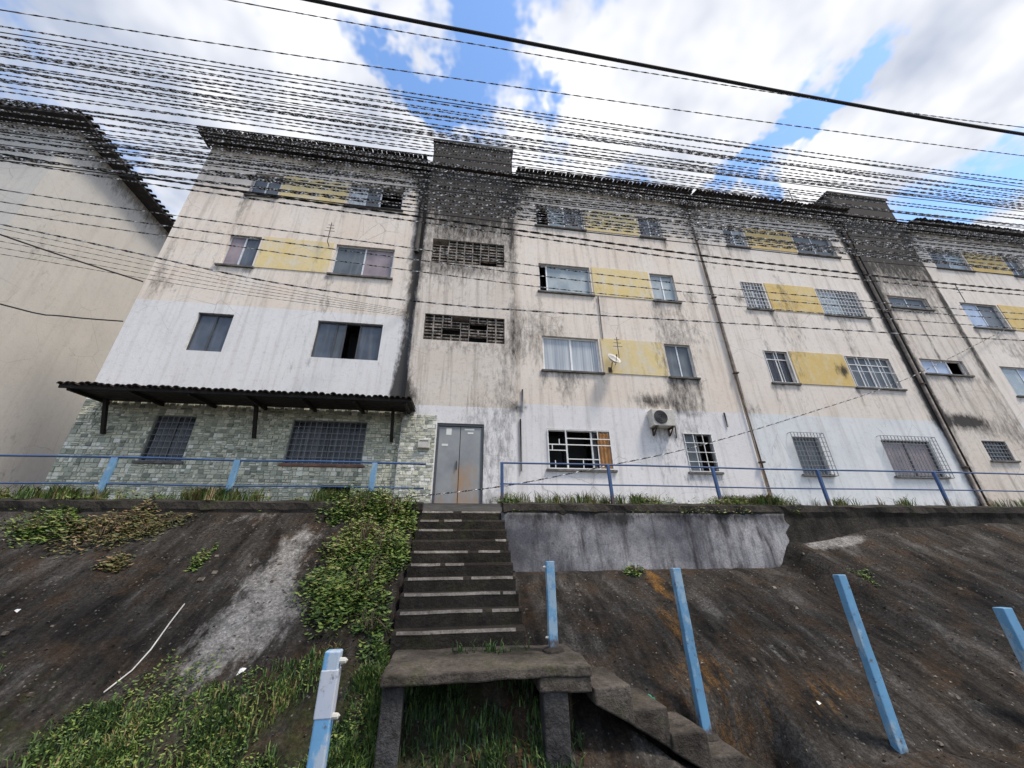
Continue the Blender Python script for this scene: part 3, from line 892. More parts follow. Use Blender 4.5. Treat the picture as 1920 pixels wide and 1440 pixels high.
def block(root, ox, left, right, opts):
    """Facade of one block in its own coordinates (tower at x = 0); ox is its world offset, used for the mould."""
    mf = lambda x, z: mold_at(x+ox, z)
    def ops(side, k):
        z0, z1 = BASE[k]
        L = [(a, b, z0, z1) for a, b in WINX] if side > 0 else [(-b, -a, z0, z1) for a, b in WINX]
        return L
    zs0 = [0.0, 2.75, 5.22, 8.1, 11.4]
    T = 1.42
    for side, xa, xb in ((-1, left, -T), (1, T, right)):
        zs = list(zs0)
        if opts.get('vent') and side < 0: zs[1] = 2.41
        for k in range(4):
            o = ops(side, k)
            if opts.get('vent') and side < 0 and k == 0: o = o+[(-3.05, -2.40, .30, .56)]
            mat, zh = opts['walls'][side][k]
            wall('wall', M[mat], root, xa, xb, zs[k], zs[k+1], 0.0, o, moldf=mf)
    # tower
    tz = 12.85
    to = [(-1.13, 1.13, 7.24, 8.18), (-1.13, 1.13, 4.48, 5.33)]
    if opts['tower'] == 'lattice':
        wall('tower_wall', M['tower'], root, -T, T, 2.55, tz, -.12, to, depth=.3, moldf=mf)
        wall('tower_wall', M[opts['base']], root, -T, T, 0, 2.55, -.12, [(-.56, .60, -.1, 2.09)], depth=.3, moldf=mf)
        lattice(root, 7.24, 8.18, 9, 4, broken=((0, 3), (1, 3), (6, 0), (7, 0)))
        lattice(root, 4.48, 5.33, 9, 4, broken=((3, 3), (4, 3), (5, 2), (2, 1), (3, 1), (5, 0), (6, 2), (6, 0)))
        door(root)
    else:
        tw = [(-1.16, .52, 7.06, 7.58), (-1.2, .55, 4.39, 4.95), (-.5, .4, 1.52, 2.13)]
        wall('tower_wall', M['tower'], root, -T, T, 0, tz, -.12, tw, moldf=mf)
        window(root, *tw[0], -.12, ('g_slate', 'g_slate'), 'alu')
        window(root, *tw[1], -.12, ('g_sky', 'g_sky', 'void'), 'whitebar')
        window(root, *tw[2], -.12, ('g_dark',), 'darkframe', grille=('greybar', 7, 5, .014, .03))
    mb = MB()
    for s in (-1, 1): mb.quad((s*T, -.12, 0), (s*T, 2.6, 0), (s*T, 2.6, tz), (s*T, -.12, tz))
    mb.quad((-T, 2.6, 11.4), (T, 2.6, 11.4), (T, 2.6, tz), (-T, 2.6, tz))
    side_ = mb.build('tower_side', M['tower'], root)
    at = side_.data.attributes.new('mold', 'FLOAT', 'POINT'); at.data.foreach_set('value', [.85]*len(side_.data.vertices))
    MB().box(-T-.05, T+.05, -.18, 2.65, tz, tz+.10).build('tower_cap', M['eave'], root)
    eave(root, left-.16 if opts.get('end_l') else left+.002, -T-.10)
    eave(root, T+.08, right-.002)
    roof(root, left, right)
    # body: side and back walls
    mb = MB()
    mb.quad((left, 8.0, 0), (left, .0, 0), (left, .0, 11.4), (left, 8.0, 11.4))
    mb.quad((right, 0, 0), (right, 8.0, 0), (right, 8.0, 11.4), (right, 0, 11.4))
    mb.quad((right, 8.0, 0), (left, 8.0, 0), (left, 8.0, 11.4), (right, 8.0, 11.4))
    bo = mb.build('side_wall', M['cream'], root)
    at = bo.data.attributes.new('mold', 'FLOAT', 'POINT'); at.data.foreach_set('value', [.25]*len(bo.data.vertices))
    # windows
    for side in (-1, 1):
        for k in range(4):
            w = opts['win'][side][k]
            for (a, b, z0, z1), kw in zip(ops(side, k), w):
                window(root, a, b, z0, z1, 0.0, **kw)
            pm = opts['panels'][side][k]
            if pm:
                xa, xb = (4.02, 5.98) if side > 0 else (-5.98, -4.02)
                panel(root, xa, xb, BASE[k][0], BASE[k][1]+.02, 0.0, M[pm], ox=ox)

def building_one():
    r = empty('apartment_building', (0, 0, 0))
    tag(r, 'cream apartment block with the grey double door and a dark awning', 'apartment block')
    big, small = 0, 1
    walls = {-1: [('grout', 0), ('white', 0), ('cream', 0), ('cream', 0)], 1: [('lav', 0), ('cream', 0), ('cream', 0), ('cream', 0)]}
    G = ('whitebar', 8, 6, .010, .02)
    win = {
        -1: [[dict(panes=('g_dark', 'g_dark'), frame='darkframe', sill='slate_sill', grille=('greybar', 13, 7, .010, .015)),
              dict(panes=('g_dark', 'g_dark'), frame='darkframe', grille=('greybar', 7, 7, .010, .015))],
             [dict(panes=('g_blue', 'g_slate', 'void', 'g_blue'), frame='darkframe', splits=[0, .28, .42, .66, 1.0], sill=None), dict(panes=('g_blue', 'g_blue'), frame='darkframe', sill=None)],
             [dict(panes=('g_slate', 'g_film')), dict(panes=('g_film', 'g_blue'))],
             [dict(panes=('g_curtain', 'g_slate', 'void'), splits=[0, .3, .58, 1.0]), dict(panes=('g_blue', 'g_slate'))]],
        1: [[dict(panes=('void', 'void', 'g_dark'), frame='whitebar', splits=[0, .3, .72, 1.0], sill='sill'),
             dict(panes=('g_slate', 'void'), frame='greybar', grille=('whitebar', 3, 4, .016, -.02))],
            [dict(panes=('g_curtain', 'g_curtain'), frame='whitebar', fw=.05), dict(panes=('g_slate', 'g_slate'), frame='alu')],
            [dict(panes=('void', 'g_pale'), frame='alu', splits=[0, .14, 1.0]), dict(panes=('g_pale', 'g_pale'))],
            [dict(panes=('void', 'g_pale', 'g_slate'), splits=[0, .26, .6, 1.]), dict(panes=('g_blue', 'g_slate'))]]}
    panels = {-1: [None, None, 'yellow', 'yellow'], 1: [None, 'yellow', 'yellow', 'yellow']}
    # window lists go big then small; on the left side ops() mirrors both
    block(r, 0.0, -8.46, 8.13, dict(walls=walls, win=win, panels=panels, tower='lattice', base='lav', end_l=True, vent=True))
    holes = [(-3.95, -2.25, .96, 2.08), (-6.9, -6.05, .96, 2.08), (-3.05, -2.40, .30, .56)]
    cladding(r, -8.45, -1.43, .02, 2.40, 0.0, holes)
    # cladding returns onto the tower beside the door
    cladding(r, -1.41, -.58, .02, 2.30, -.12, [])
    awning(r)
    bar('vent_backing', r, -3.05, -2.40, .15, .17, .30, .56, M['void'])
    # vent bars
    for i in range(5): bar('vent_bar', r, -3.0+.13*i, -2.985+.13*i, .02, .035, .30, .56, M['blackbar'])
    # white free-form grille and orange curtain of the ground-floor window right of the door
    for w in [o for o in bpy.data.objects if o.parent == r and o.name.startswith('window')]: pass
    g = bar('window_grille', r, 2.25, 3.95, -.035, -.019, 1.64, 1.665, M['whitebar'])
    def gb(x0, x1, z0, z1): 
        b = bar('grille_bar', r, x0, x1, -.035, -.018, z0, z1, M['whitebar'])
    for z, a, b in ((2.05, 2.25, 3.95), (1.82, 2.72, 3.95), (1.50, 2.25, 2.74), (1.28, 2.72, 3.6), (1.04, 2.25, 3.95)):
        gb(a, b, z-.011, z+.011)
    for x, a, b in ((2.26, 1.04, 2.05), (2.36, 1.50, 1.64), (2.73, 1.05, 2.05), (3.40, 1.66, 1.82), (3.58, 1.05, 1.64), (3.60, 1.83, 2.05), (3.94, 1.05, 2.05), (2.55, 1.66, 1.80), (3.15, 1.05, 1.26), (2.42, 1.05, 1.24)):
        gb(x-.010, x+.010, a, b)
    c = MB()
    for i in range(14):
        xa = 3.60+.33*i/14; xb = 3.60+.33*(i+1)/14
        ya = .02+.012*math.sin(i*1.5); yb = .02+.012*math.sin((i+1)*1.5)
        c.quad((xa, ya, 1.06), (xb, yb, 1.06), (xb, yb, 2.0), (xa, ya, 2.0))
    c.build('curtain', M['orange'], r)
    # letter box by the door
    bx = MB().box(-.98, -.70, -.22, -.125, 1.42, 1.64).build('letter_box', M['plastic'], r, bevel=.01)
    bar('slot', bx, -.94, -.74, -.224, -.2205, 1.58, 1.60, M['blackbar'])
    return r
B1 = building_one()
def building_two():
    r = empty('apartment_building', (16.3, 0, 0))
    tag(r, 'apartment block on the right with pale blue ground floor and barred cages', 'apartment block')
    walls = {-1: [('pale', 0), ('cream2', 0), ('cream2', 0), ('cream2', 0)], 1: [('pale', 0), ('cream2', 0), ('cream2', 0), ('cream2', 0)]}
    win = {
        -1: [[dict(panes=('g_film', 'g_film'), frame='darkframe', cage=('greybar', 16, 10, .012, .12, .10)), dict(panes=('g_slate', 'g_slate'), frame='greybar', cage=('greybar', 10, 9, .012, .12, .10))],
             [dict(panes=('g_slate', 'g_blue', 'g_slate', 'g_slate'), frame='whitebar', transom=.28, fw=.03, grille=('whitebar', 4, 2, .014, -.02)), dict(panes=('g_dark', 'g_dark'), frame='whitebar', transom=.28, fw=.03, grille=('whitebar', 2, 1, .014, -.02))],
             [dict(panes=('g_pale', 'g_slate'), grille=('whitebar', 12, 7, .012, -.02)), dict(panes=('g_slate', 'g_blue'), grille=('whitebar', 7, 7, .012, -.02))],
             [dict(panes=('g_slate', 'g_slate')), dict(panes=('g_slate', 'g_pale'))]],
        1: [[dict(panes=('g_dark', 'g_dark'), grille=('greybar', 10, 7, .012, -.02)), dict(panes=('g_blue', 'g_slate'))],
            [dict(panes=('g_pale', 'g_sky')), dict(panes=('g_blue', 'g_slate'))],
            [dict(panes=('g_sky', 'g_slate')), dict(panes=('g_blue', 'g_slate'))],
            [dict(panes=('g_slate', 'g_pale')), dict(panes=('g_blue', 'g_slate'))]]}
    panels = {-1: [None, 'ochre', 'ochre', 'ochre'], 1: [None, 'ochre', 'ochre', 'ochre']}
    block(r, 16.3, -8.12, 8.15, dict(walls=walls, win=win, panels=panels, tower='windows', base='pale'))
    return r
B2 = building_two()
def neighbour():
    r = empty('apartment_building', (-12.3, 0, 0))
    tag(r, 'blank walled grey beige apartment block at the far left', 'apartment block')
    mf = lambda x, z: .30*sstep(10.2, 11.4, z)+.32*max(0, ns(x*.5, z*.4, 9)-.1)+.3*max(0, ns(x*1.7, z*.25, 4)-.25)+.25*(1-sstep(0, .5, z))
    wall('wall', M['grey'], r, 0, 8.4, 0, 11.4, 0.0, (), step=.2, face='x', moldf=mf)
    wall('wall', M['grey'], r, -12., 0.0, 0, 11.4, 0.0, (), step=.25, moldf=mf)
    mb = MB(); mb.quad((0, 8.4, 0), (-12, 8.4, 0), (-12, 8.4, 11.4), (0, 8.4, 11.4)); mb.quad((-12, 8.4, 0), (-12, 0, 0), (-12, 0, 11.4), (-12, 8.4, 11.4))
    mb.build('back_wall', M['grey'], r)
    mb = MB(); mb.box(-12.5, .5, -.5, 8.9, 11.33, 11.44); so = mb.build('eave_soffit', M['eave'], r)
    for i in range(40):
        link('roof_tile', TILE, so, (.36, -.4+.23*i, 11.47), (math.radians(14), 0, math.radians(90)+random.uniform(-.05, .05)))
    for i in range(52):
        link('roof_tile', TILE, so, (.4-.23*i, -.36, 11.47), (math.radians(14), 0, random.uniform(-.05, .05)))
    mb = MB()
    mb.v = [(-12.4, -.3, 11.5), (.3, -.3, 11.5), (.3, 8.7, 11.5), (-12.4, 8.7, 11.5), (-9, 4.2, 13.), (-3., 4.2, 13.)]
    mb.f = [(0, 1, 5, 4), (1, 2, 5), (2, 3, 4, 5), (3, 0, 4)]
    mb.build('roof', M['rooftile'], r)
neighbour()

# ---------------------------------------------------------------- things fixed to the facades
air_conditioner(5.42, 2.18, 0.0, .64, .47, .28, 'white air conditioner on rusty brackets with black mould above')
def dish(x, z, r, label):
    t = empty('satellite_dish', (x, -.02, z))
    mb = MB(); n, m = 20, 5
    ax = Vector((.25, -.75, .45)).normalized(); u = ax.cross(Vector((0, 0, 1))).normalized(); w = u.cross(ax)
    c = Vector((0, -.22, .05))
    for k in range(m+1):
        q = r*k/m; dd = .55*q*q/r
        for a in range(n):
            an = 2*math.pi*a/n
            mb.v.append(tuple(c+u*math.cos(an)*q+w*math.sin(an)*q*1.1+ax*dd))
    for k in range(m):
        for a in range(n): mb.f.append((k*n+a, k*n+(a+1) % n, (k+1)*n+(a+1) % n, (k+1)*n+a))
    o = mb.build('reflector', M['plastic'], t, True)
    o.modifiers.new('thickness', 'SOLIDIFY').thickness = .008
    MB().tube([(0, 0, -.12), (0, -.12, -.10), tuple(c)], .014, 6).build('arm', M['fan'], t)
    MB().tube([tuple(c-w*r), tuple(c+ax*r*.9-w*r*.3), tuple(c+ax*r*1.15)], [.008, .008, .024], 6).build('receiver', M['fan'], t)
    MB().box(-.05, .05, -.02, .018, -.2, -.04).build('wall_plate', M['rustmetal'], t)
    return tag(t, label, 'satellite dish')
dish(4.20, 4.02, .2, 'small off white satellite dish beside the curtained window')
def pipes():
    def pipe(name, pts, r, mat, label, cat='pipe', cl=True):
        t = empty(name, pts[0])
        b = Vector(pts[0])
        MB().tube([Vector(p)-b for p in pts], r, 8).build('tube', M[mat], t, True)
        if cl:
            for z in (1.3, 4.0, 6.8, 9.4):
                if min(p[2] for p in pts) < z < max(p[2] for p in pts):
                    bar('clamp', t, -.07, .07, -.075, .03, z-b.z-.02, z-b.z+.02, M['rustmetal'])
        return tag(t, label, cat)
    pipe('drainpipe', [(8.14, -.07, .02), (8.15, -.07, 4), (8.13, -.07, 8), (8.14, -.07, 11.2)], .045, 'pvc', 'brown stained drainpipe running down the joint between the two blocks')
    pipe('drainpipe', [(-1.60, -.06, 7.6), (-1.60, -.06, 9.), (-1.60, -.06, 11.2)], .07, 'eave', 'short black mouldy drainpipe beside the stair tower under the roof')
    pipe('drainpipe', [(14.78, -.07, .02), (14.78, -.07, 6.), (14.78, -.07, 11.1)], .05, 'pvc', 'dark drainpipe beside the stair tower of the right block')
    pipe('conduit', [(4.10, -.03, 4.95), (4.12, -.03, 6.5)], .016, 'fan', 'thin conduit from the curtained window up to the window above', 'conduit', False)
    pipe('conduit', [(1.62, -.03, 2.5), (1.62, -.03, 3.15)], .02, 'greybar', 'short grey conduit on the wall right of the stair tower', 'conduit', False)
    pipe('conduit', [(1.55, -.03, .95), (1.55, -.03, 2.3)], .018, 'fan', 'dirty vertical conduit between the door and the barred window', 'conduit', False)
    pipe('conduit', [(7.45, -.03, 2.3), (7.45, -.03, 2.72)], .02, 'fan', 'short black conduit left of the joint drainpipe', 'conduit', False)
    # antennas
    def antenna(x, z, h, label):
        t = empty('antenna', (x, -.02, z))
        MB().tube([(0, 0, 0), (0, -.18, .02), (0, -.2, h)], .012, 6).build('mast', M['fan'], t)
        for k in range(3):
            MB().tube([(-.14+.03*k, -.2, h*.55+.12*k), (.14-.03*k, -.2, h*.55+.12*k)], .008, 5).build('rod', M['fan'], t)
        return tag(t, label, 'antenna')
    antenna(-4.15, 7.55, .75, 'small mast antenna by the yellow panel on the left')
    antenna(4.44, 4.2, .7, 'small mast antenna just right of the satellite dish')
    antenna(18.45, 7.5, .8, 'small mast antenna on the far right block')
pipes()
def roof_mast():
    t = empty('roof_mast', (13.6, .3, 11.5))
    MB().tube([(0, 0, 0), (0, 0, 1.9)], .02, 6).build('mast', M['greybar'], t)
    bar('crossbar', t, -.25, .25, -.012, .012, 1.55, 1.57, M['greybar'])
    tag(t, 'thin mast standing on the roof by the right stair tower', 'mast')
roof_mast()

# ---------------------------------------------------------------- stairs
def stairs():
    t = empty('concrete_stairs', (.1, -3.9, -1.93))
    base = Vector((.1, -3.9, -1.93))
    rise, tread = .1755, .25
    for i in range(1, 11):
        y1 = -1.42-tread*(i-1); y0 = y1-tread; z = -rise*i
        x0 = -.66-.01*random.random(); x1 = .90
        n = 14
        V, F = [], []
        for k in range(n+1):
            x = x0+(x1-x0)*k/n
            w = .012*ns(x*3, i*2.1); q = .012*ns(x*4, i*3.3+7)
            V += [(x, y0+w, z-.45), (x, y0+w, z-.03+q*.6), (x, y0+w+.02, z+q*.5), (x, y1+.02, z+.004), (x, y1+.02, z-.45)]
        for k in range(n):
            for m in range(4):
                a = k*5+m; F.append((a, a+5, a+6, a+1))
        F.append((0, 1, 2, 3, 4)); F.append(tuple(n*5+m for m in (4, 3, 2, 1, 0)))
        me = bpy.data.meshes.new('step'); me.from_pydata([tuple(Vector(v)-base) for v in V], [], F)
        me.materials.append(M['step']); me.update()
        st = link('step', me, t)
        # worn pale edge, broken along its length
        x = x0+.05
        while x < x1-.1:
            L = random.uniform(.25, .9) if i < 8 else random.uniform(.8, 1.6)
            if random.random() < (.55 if i < 8 else 1.):
                b = min(x+L, x1-.04)
                mb = MB(); m = 5
                for k in range(m+1):
                    xx = x+(b-x)*k/m; w = .012*ns(xx*3, i*2.1); q = .012*ns(xx*4, i*3.3+7)
                    hh = .005*(0.35+.65*math.sin(math.pi*k/m))
                    mb.v += [(xx, y0+w-.004, z-.03+q*.6-hh*.2), (xx, y0+w+.012, z+q*.5+.004), (xx, y0+w+.012+hh*1.2, z+q*.5+.003)]
                for k in range(m):
                    a = k*3; mb.f += [(a, a+3, a+4, a+1), (a+1, a+4, a+5, a+2)]
                mb.v = [tuple(Vector(v)-base) for v in mb.v]
                mb.build('worn_edge', M['nose'], st)
            x += L+random.uniform(.02, .2)
    # landing slab
    def rough_box(name, x0, x1, y0, y1, z0, z1, mat, parent, nx=14, ny=8, amp=.012, shear=0.0):
        mb = MB(); g = {}
        def P(i, j, k):
            x = x0+(x1-x0)*i/nx; y = y0+(y1-y0)*j/ny; z = z0-shear*i/nx if k == 0 else z1
            v = Vector((x, y, z))
            return tuple(v+Vector((amp*ns(y*3, z*3, x), amp*ns(x*3, z*5, y+3), amp*ns(x*3, y*3, z+5)))-base)
        def I(i, j, k):
            key = (i, j, k)
            if key not in g: g[key] = len(mb.v); mb.v.append(P(i, j, k))
            return g[key]
        for i in range(nx):
            for j in range(ny):
                mb.f.append((I(i, j, 1), I(i+1, j, 1), I(i+1, j+1, 1), I(i, j+1, 1)))
                mb.f.append((I(i, j, 0), I(i, j+1, 0), I(i+1, j+1, 0), I(i+1, j, 0)))
            mb.f.append((I(i, 0, 0), I(i+1, 0, 0), I(i+1, 0, 1), I(i, 0, 1)))
            mb.f.append((I(i, ny, 0), I(i, ny, 1), I(i+1, ny, 1), I(i+1, ny, 0)))
        for j in range(ny):
            mb.f.append((I(0, j, 0), I(0, j, 1), I(0, j+1, 1), I(0, j+1, 0)))
            mb.f.append((I(nx, j, 0), I(nx, j+1, 0), I(nx, j+1, 1), I(nx, j, 1)))
        return mb.build(name, mat, parent, bevel=.015)
    rough_box('landing', -.60, 1.38, -4.92, -3.88, -2.02, -1.93, M['slab'], t, 36, 18, .018)
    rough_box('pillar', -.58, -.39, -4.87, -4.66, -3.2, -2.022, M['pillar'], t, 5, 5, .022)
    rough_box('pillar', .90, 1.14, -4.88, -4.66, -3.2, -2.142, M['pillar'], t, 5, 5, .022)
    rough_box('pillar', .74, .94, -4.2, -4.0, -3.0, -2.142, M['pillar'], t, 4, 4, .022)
    rough_box('beam', .86, 1.37, -4.905, -3.95, -2.14, -2.022, M['slab'], t, 12, 12, .018)
    # lower flight going down to the right
    for i in range(6):
        x0 = 1.382+.345*i; z = -2.11-.19*i
        rough_box('step', x0, x0+.36, -4.92+.02*(i % 2), -4.2, z-.13, z, M['slab'], t, 8, 12, .014, .19)
    tag(t, 'worn dark concrete stairs with landing leading up to the grey door', 'stairs')
stairs()

# ---------------------------------------------------------------- railings and posts
def railing(x0, x1, posts, ztopr, zmid, pw, mat, label, y=-1.5):
    t = empty('railing', (x0, y, 0))
    for z in (ztopr, zmid):
        n = 24
        pts = [(q*(x1-x0)/n, .008*math.sin(q*1.3), z+.008*math.sin(q*.7)) for q in range(n+1)]
        MB().tube(pts, .019 if z == ztopr else .015, 8).build('rail', M['rail'], t, True)
    for x in posts:
        tl = random.uniform(-.02, .02)
        mb = MB()
        mb.hexa([(x-x0-pw/2, -.03, -.08), (x-x0+pw/2, -.03, -.08), (x-x0+pw/2, .03, -.08), (x-x0-pw/2, .03, -.08),
                 (x-x0-pw/2+tl, -.03, ztopr-.005), (x-x0+pw/2+tl, -.03, ztopr-.005), (x-x0+pw/2+tl, .03, ztopr-.005), (x-x0-pw/2+tl, .03, ztopr-.005)])
        mb.build('post', M[mat], t, bevel=.006)
    return tag(t, label, 'railing')
railing(-11., -.64, [-10.3, -8.2, -6.18, -4.12, -1.63], .745, .27, .10, 'railpost', 'blue metal railing on the terrace left of the stairs')
railing(.86, 24., [.90, 3.2, 5.63, 8.26, 11.45, 14.6, 17.8, 21.], .80, .375, .06, 'rail', 'blue metal railing on the terrace right of the stairs')
def post(x, y, zb, zt, w, mat, label, lean=(0, 0), nubs=(), white=None):
    t = empty('railing_post', (x, y, zb))
    h = zt-zb; n = 10
    mb = MB()
    for k in range(n+1):
        f = k/n; q = .006*ns(k*.7, x*3)
        mb.v += [(-w/2+lean[0]*f+q, -w*.4+lean[1]*f, h*f), (w/2+lean[0]*f+q, -w*.4+lean[1]*f, h*f), (w/2+lean[0]*f+q, w*.4+lean[1]*f, h*f), (-w/2+lean[0]*f+q, w*.4+lean[1]*f, h*f)]
    for k in range(n):
        for j in range(4): mb.f.append((k*4+j, k*4+(j+1) % 4, k*4+4+(j+1) % 4, k*4+4+j))
    mb.f += [(3, 2, 1, 0), (n*4, n*4+1, n*4+2, n*4+3)]
    mb.build('shaft', M[mat], t, bevel=.008)
    if white:
        a, b = white
        MB().box(-w/2-.003, w/2+.003, -w*.4-.003, w*.4+.003, a, b).build('bare_band', M['bare'], t, bevel=.006)
    fb = MB(); fn = 9
    for (rr, zz) in ((w*1.5, -.06), (w*1.15, .03), (w*.72, .055)):
        for k in range(fn):
            an = 2*math.pi*k/fn; q = rr*(1+.25*ns(k*1.9, x*2, zz*9))
            fb.v.append((q*math.cos(an), q*math.sin(an), zz+.012*ns(k*2.3, x)))
    for r_ in range(2):
        for k in range(fn): fb.f.append((r_*fn+k, r_*fn+(k+1) % fn, (r_+1)*fn+(k+1) % fn, (r_+1)*fn+k))
    fb.f.append(tuple(2*fn+k for k in range(fn)))
    fb.build('footing', M['kerb'], t)
    for (s, f) in nubs:
        MB().tube([(s*w*.45, -.01, h*f), (s*(w*.5+.03), -.012, h*f), (s*(w*.5+.034), -.012, h*f+.006)], [.016, .015, .010], 8).build('rail_stub', M['plastic'], t)
    return tag(t, label, 'post', 'blue posts left from a missing stair railing')
post(1.14, -4.32, -1.94, -1.03, .10, 'post', 'blue post standing upright on the stair landing', nubs=((-1, .16), (-1, .93)))
post(2.66, -4.5, -2.70, -1.12, .10, 'post', 'tall blue post at the lower flight of the stairs', lean=(-.03, 0))
post(4.34, -5.0, -2.86, -1.20, .10, 'post', 'leaning blue post on the slope second from the right edge', lean=(-.03, 0))
post(6.33, -5.0, -2.9, -1.57, .13, 'post', 'cut blue post at the right edge of the picture', lean=(-.03, 0))
post(-.645, -6.5, -2.86, -1.46, .085, 'postw', 'blue and white worn post in front of the landing', lean=(-.0, 0), nubs=((1, .79), (1, .965)), white=(1.10, 1.315))

# ---------------------------------------------------------------- plants
def leaves(mb, rnd, c, n, rad, size, lo, hi, surf=None):
    for _ in range(n):
        while True:
            d = Vector((rnd.uniform(-1, 1), rnd.uniform(-1, 1), rnd.uniform(-.2, 1)))
            if d.length < 1: break
        d *= (.45+.55*rnd.random()**.5)
        p = Vector((c[0]+d.x*rad[0], c[1]+d.y*rad[1], 0))
        zb = surf(p.x, p.y) if surf else c[2]
        p.z = zb+.02+max(0, d.z)*rad[2]*(1-.4*(d.x*d.x+d.y*d.y))
        s = size*rnd.uniform(.6, 1.4)
        a = rnd.uniform(0, 6.283); tl = rnd.uniform(-.9, .9)
        u = Vector((math.cos(a), math.sin(a), rnd.uniform(-.5, .5))).normalized()
        w = u.cross(Vector((rnd.uniform(-.6, .6), rnd.uniform(-.9, .2), 1)).normalized()).normalized()
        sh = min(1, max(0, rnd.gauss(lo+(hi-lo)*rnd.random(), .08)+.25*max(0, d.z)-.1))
        nrm = u.cross(w)*s*.18
        mb.quad(p-u*s, p-w*s*.45+nrm, p+u*s, p+w*s*.45+nrm, sh)
def shrub(x, y, rx, ry, rz, n, size, mat, label, seed, lo=.15, hi=.8, group='creeping shrubs on the embankment'):
    rnd = random.Random(seed)
    t = empty('creeping_shrub', (x, y, terr(x, y)))
    base = Vector(t.location)
    mb = MB()
    k = 9
    for i in range(k):
        cx = x+rnd.gauss(0, .42)*rx; cy = y+rnd.gauss(0, .42)*ry
        f = rnd.uniform(.35, .75)
        leaves(mb, rnd, (cx, cy, 0), n//k, (rx*f, ry*f, rz*rnd.uniform(.5, 1.1)), size, lo, hi, lambda a, b: terr(a, min(b, -1.45)) if b < -1.66 else -.02)
    mb.v = [tuple(Vector(v)-base) for v in mb.v]
    mb.build('leaves', M[mat], t)
    mb = MB()
    for i in range(14):
        a = rnd.uniform(0, 6.28); r = rnd.uniform(.3, .8)
        e = Vector((math.cos(a)*rx*r, math.sin(a)*ry*r, 0)); e.z = terr(x+e.x, y+e.y)-base.z+rz*.6
        mb.tube([(e.x*.1, e.y*.1, -.03), (e.x*.5, e.y*.5, e.z*.5+rz*.45), tuple(e)], [.010, .007, .004], 5)
    mb.build('stems', M['stem'], t)
    return tag(t, label, 'shrub', group)
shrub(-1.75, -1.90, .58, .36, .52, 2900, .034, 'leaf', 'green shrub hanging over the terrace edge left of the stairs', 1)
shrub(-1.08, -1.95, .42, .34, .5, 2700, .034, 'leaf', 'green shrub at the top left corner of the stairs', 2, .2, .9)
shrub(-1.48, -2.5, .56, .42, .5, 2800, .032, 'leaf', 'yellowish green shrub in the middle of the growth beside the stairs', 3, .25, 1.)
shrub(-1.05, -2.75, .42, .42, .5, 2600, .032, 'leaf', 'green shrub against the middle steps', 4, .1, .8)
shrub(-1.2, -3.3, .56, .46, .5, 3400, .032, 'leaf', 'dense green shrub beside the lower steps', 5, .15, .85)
shrub(-.95, -3.75, .35, .30, .22, 900, .03, 'leaf', 'low dark shrub at the foot of the upper flight', 6, .05, .6)
shrub(-6.1, -2.1, .6, .42, .26, 1700, .034, 'leaf', 'green shrub on the embankment at the far left', 7, .1, .85)
shrub(-5.3, -2.25, .65, .45, .26, 1900, .034, 'dryleaf', 'reddish brown dry shrub on the left embankment', 8, .1, 1.)
shrub(-4.75, -2.15, .38, .3, .17, 800, .034, 'dryleaf', 'small mixed green and brown shrub nearest the pale streak on the left', 9, .0, .8)
shrub(-3.55, -2.75, .12, .22, .12, 260, .03, 'leaf', 'thin weed growing from a crack in the left embankment', 10, .2, .8)
shrub(3.30, -1.95, .22, .16, .14, 420, .03, 'leaf', 'small green plant at the foot of the retaining wall', 11, .1, .7)
shrub(7.0, -2.85, .22, .18, .07, 220, .03, 'leaf', 'flat green weed on the slope right of the retaining wall', 12, .1, .6)
shrub(.95, -1.72, .28, .14, .16, 500, .03, 'leaf', 'dark green tuft at the top right corner of the stairs', 13, .05, .6)
def tufts(name, label, spots, seed, mat='grass', dens=1.0, hmin=.06, hmax=.2, surf=None):
    rnd = random.Random(seed); mb = MB()
    for (x, y, r, n, lo) in spots:
        for _ in range(int(n*dens)):
            a = rnd.uniform(0, 6.283); q = r*math.sqrt(rnd.random())
            px, py = x+q*math.cos(a), y+q*math.sin(a)
            pz = (surf or terr)(px, py)-.01
            h = rnd.uniform(hmin, hmax); w = rnd.uniform(.004, .009); b = rnd.uniform(0, 6.283)
            l = rnd.uniform(.2, .9)*h
            d = Vector((math.cos(b), math.sin(b), 0)); s = Vector((-d.y, d.x, 0))*w
            p0 = Vector((px, py, pz)); p1 = p0+d*l*.35+Vector((0, 0, h*.65)); p2 = p0+d*l+Vector((0, 0, h*.85))
            sh = min(1, max(0, rnd.gauss(lo, .2)))
            mb.quad(p0-s, p0+s, p1+s*.8, p1-s*.8, sh)
            mb.quad(p1-s*.8, p1+s*.8, p2+s*.1, p2-s*.1, sh)
    o = mb.build(name, M[mat]); return tag(o, label, 'grass', None, 'stuff')
rg = random.Random(21)
sp = []
for _ in range(210):
    x = rg.uniform(-5.2, -.5); y = rg.uniform(-5.6, -4.0)
    if y > -4.15-.25*math.sin(x*1.9) and x < -1.2: continue
    if ns(x*1.3, y*1.6, 4.4) < -.17: continue
    sp.append((x, y, rg.uniform(.1, .24), rg.randint(90, 200), rg.uniform(.2, .85)))
tufts('grass', 'wild grass covering the foot of the left embankment', sp, 5, dens=1.1, hmin=.03, hmax=.12)
sp = [(rg.uniform(-.6, 1.1), rg.uniform(-4.9, -4.1), rg.uniform(.1, .25), 130, .22) for _ in range(26)]
sp += [(rg.uniform(-.95, -.6), rg.uniform(-5.6, -4.0), rg.uniform(.06, .14), 140, .45) for _ in range(22)]
tufts('grass', 'dark grass growing under and beside the landing', sp, 6, dens=1.0, hmax=.17)
ter = lambda x, y: -.005
sp = []
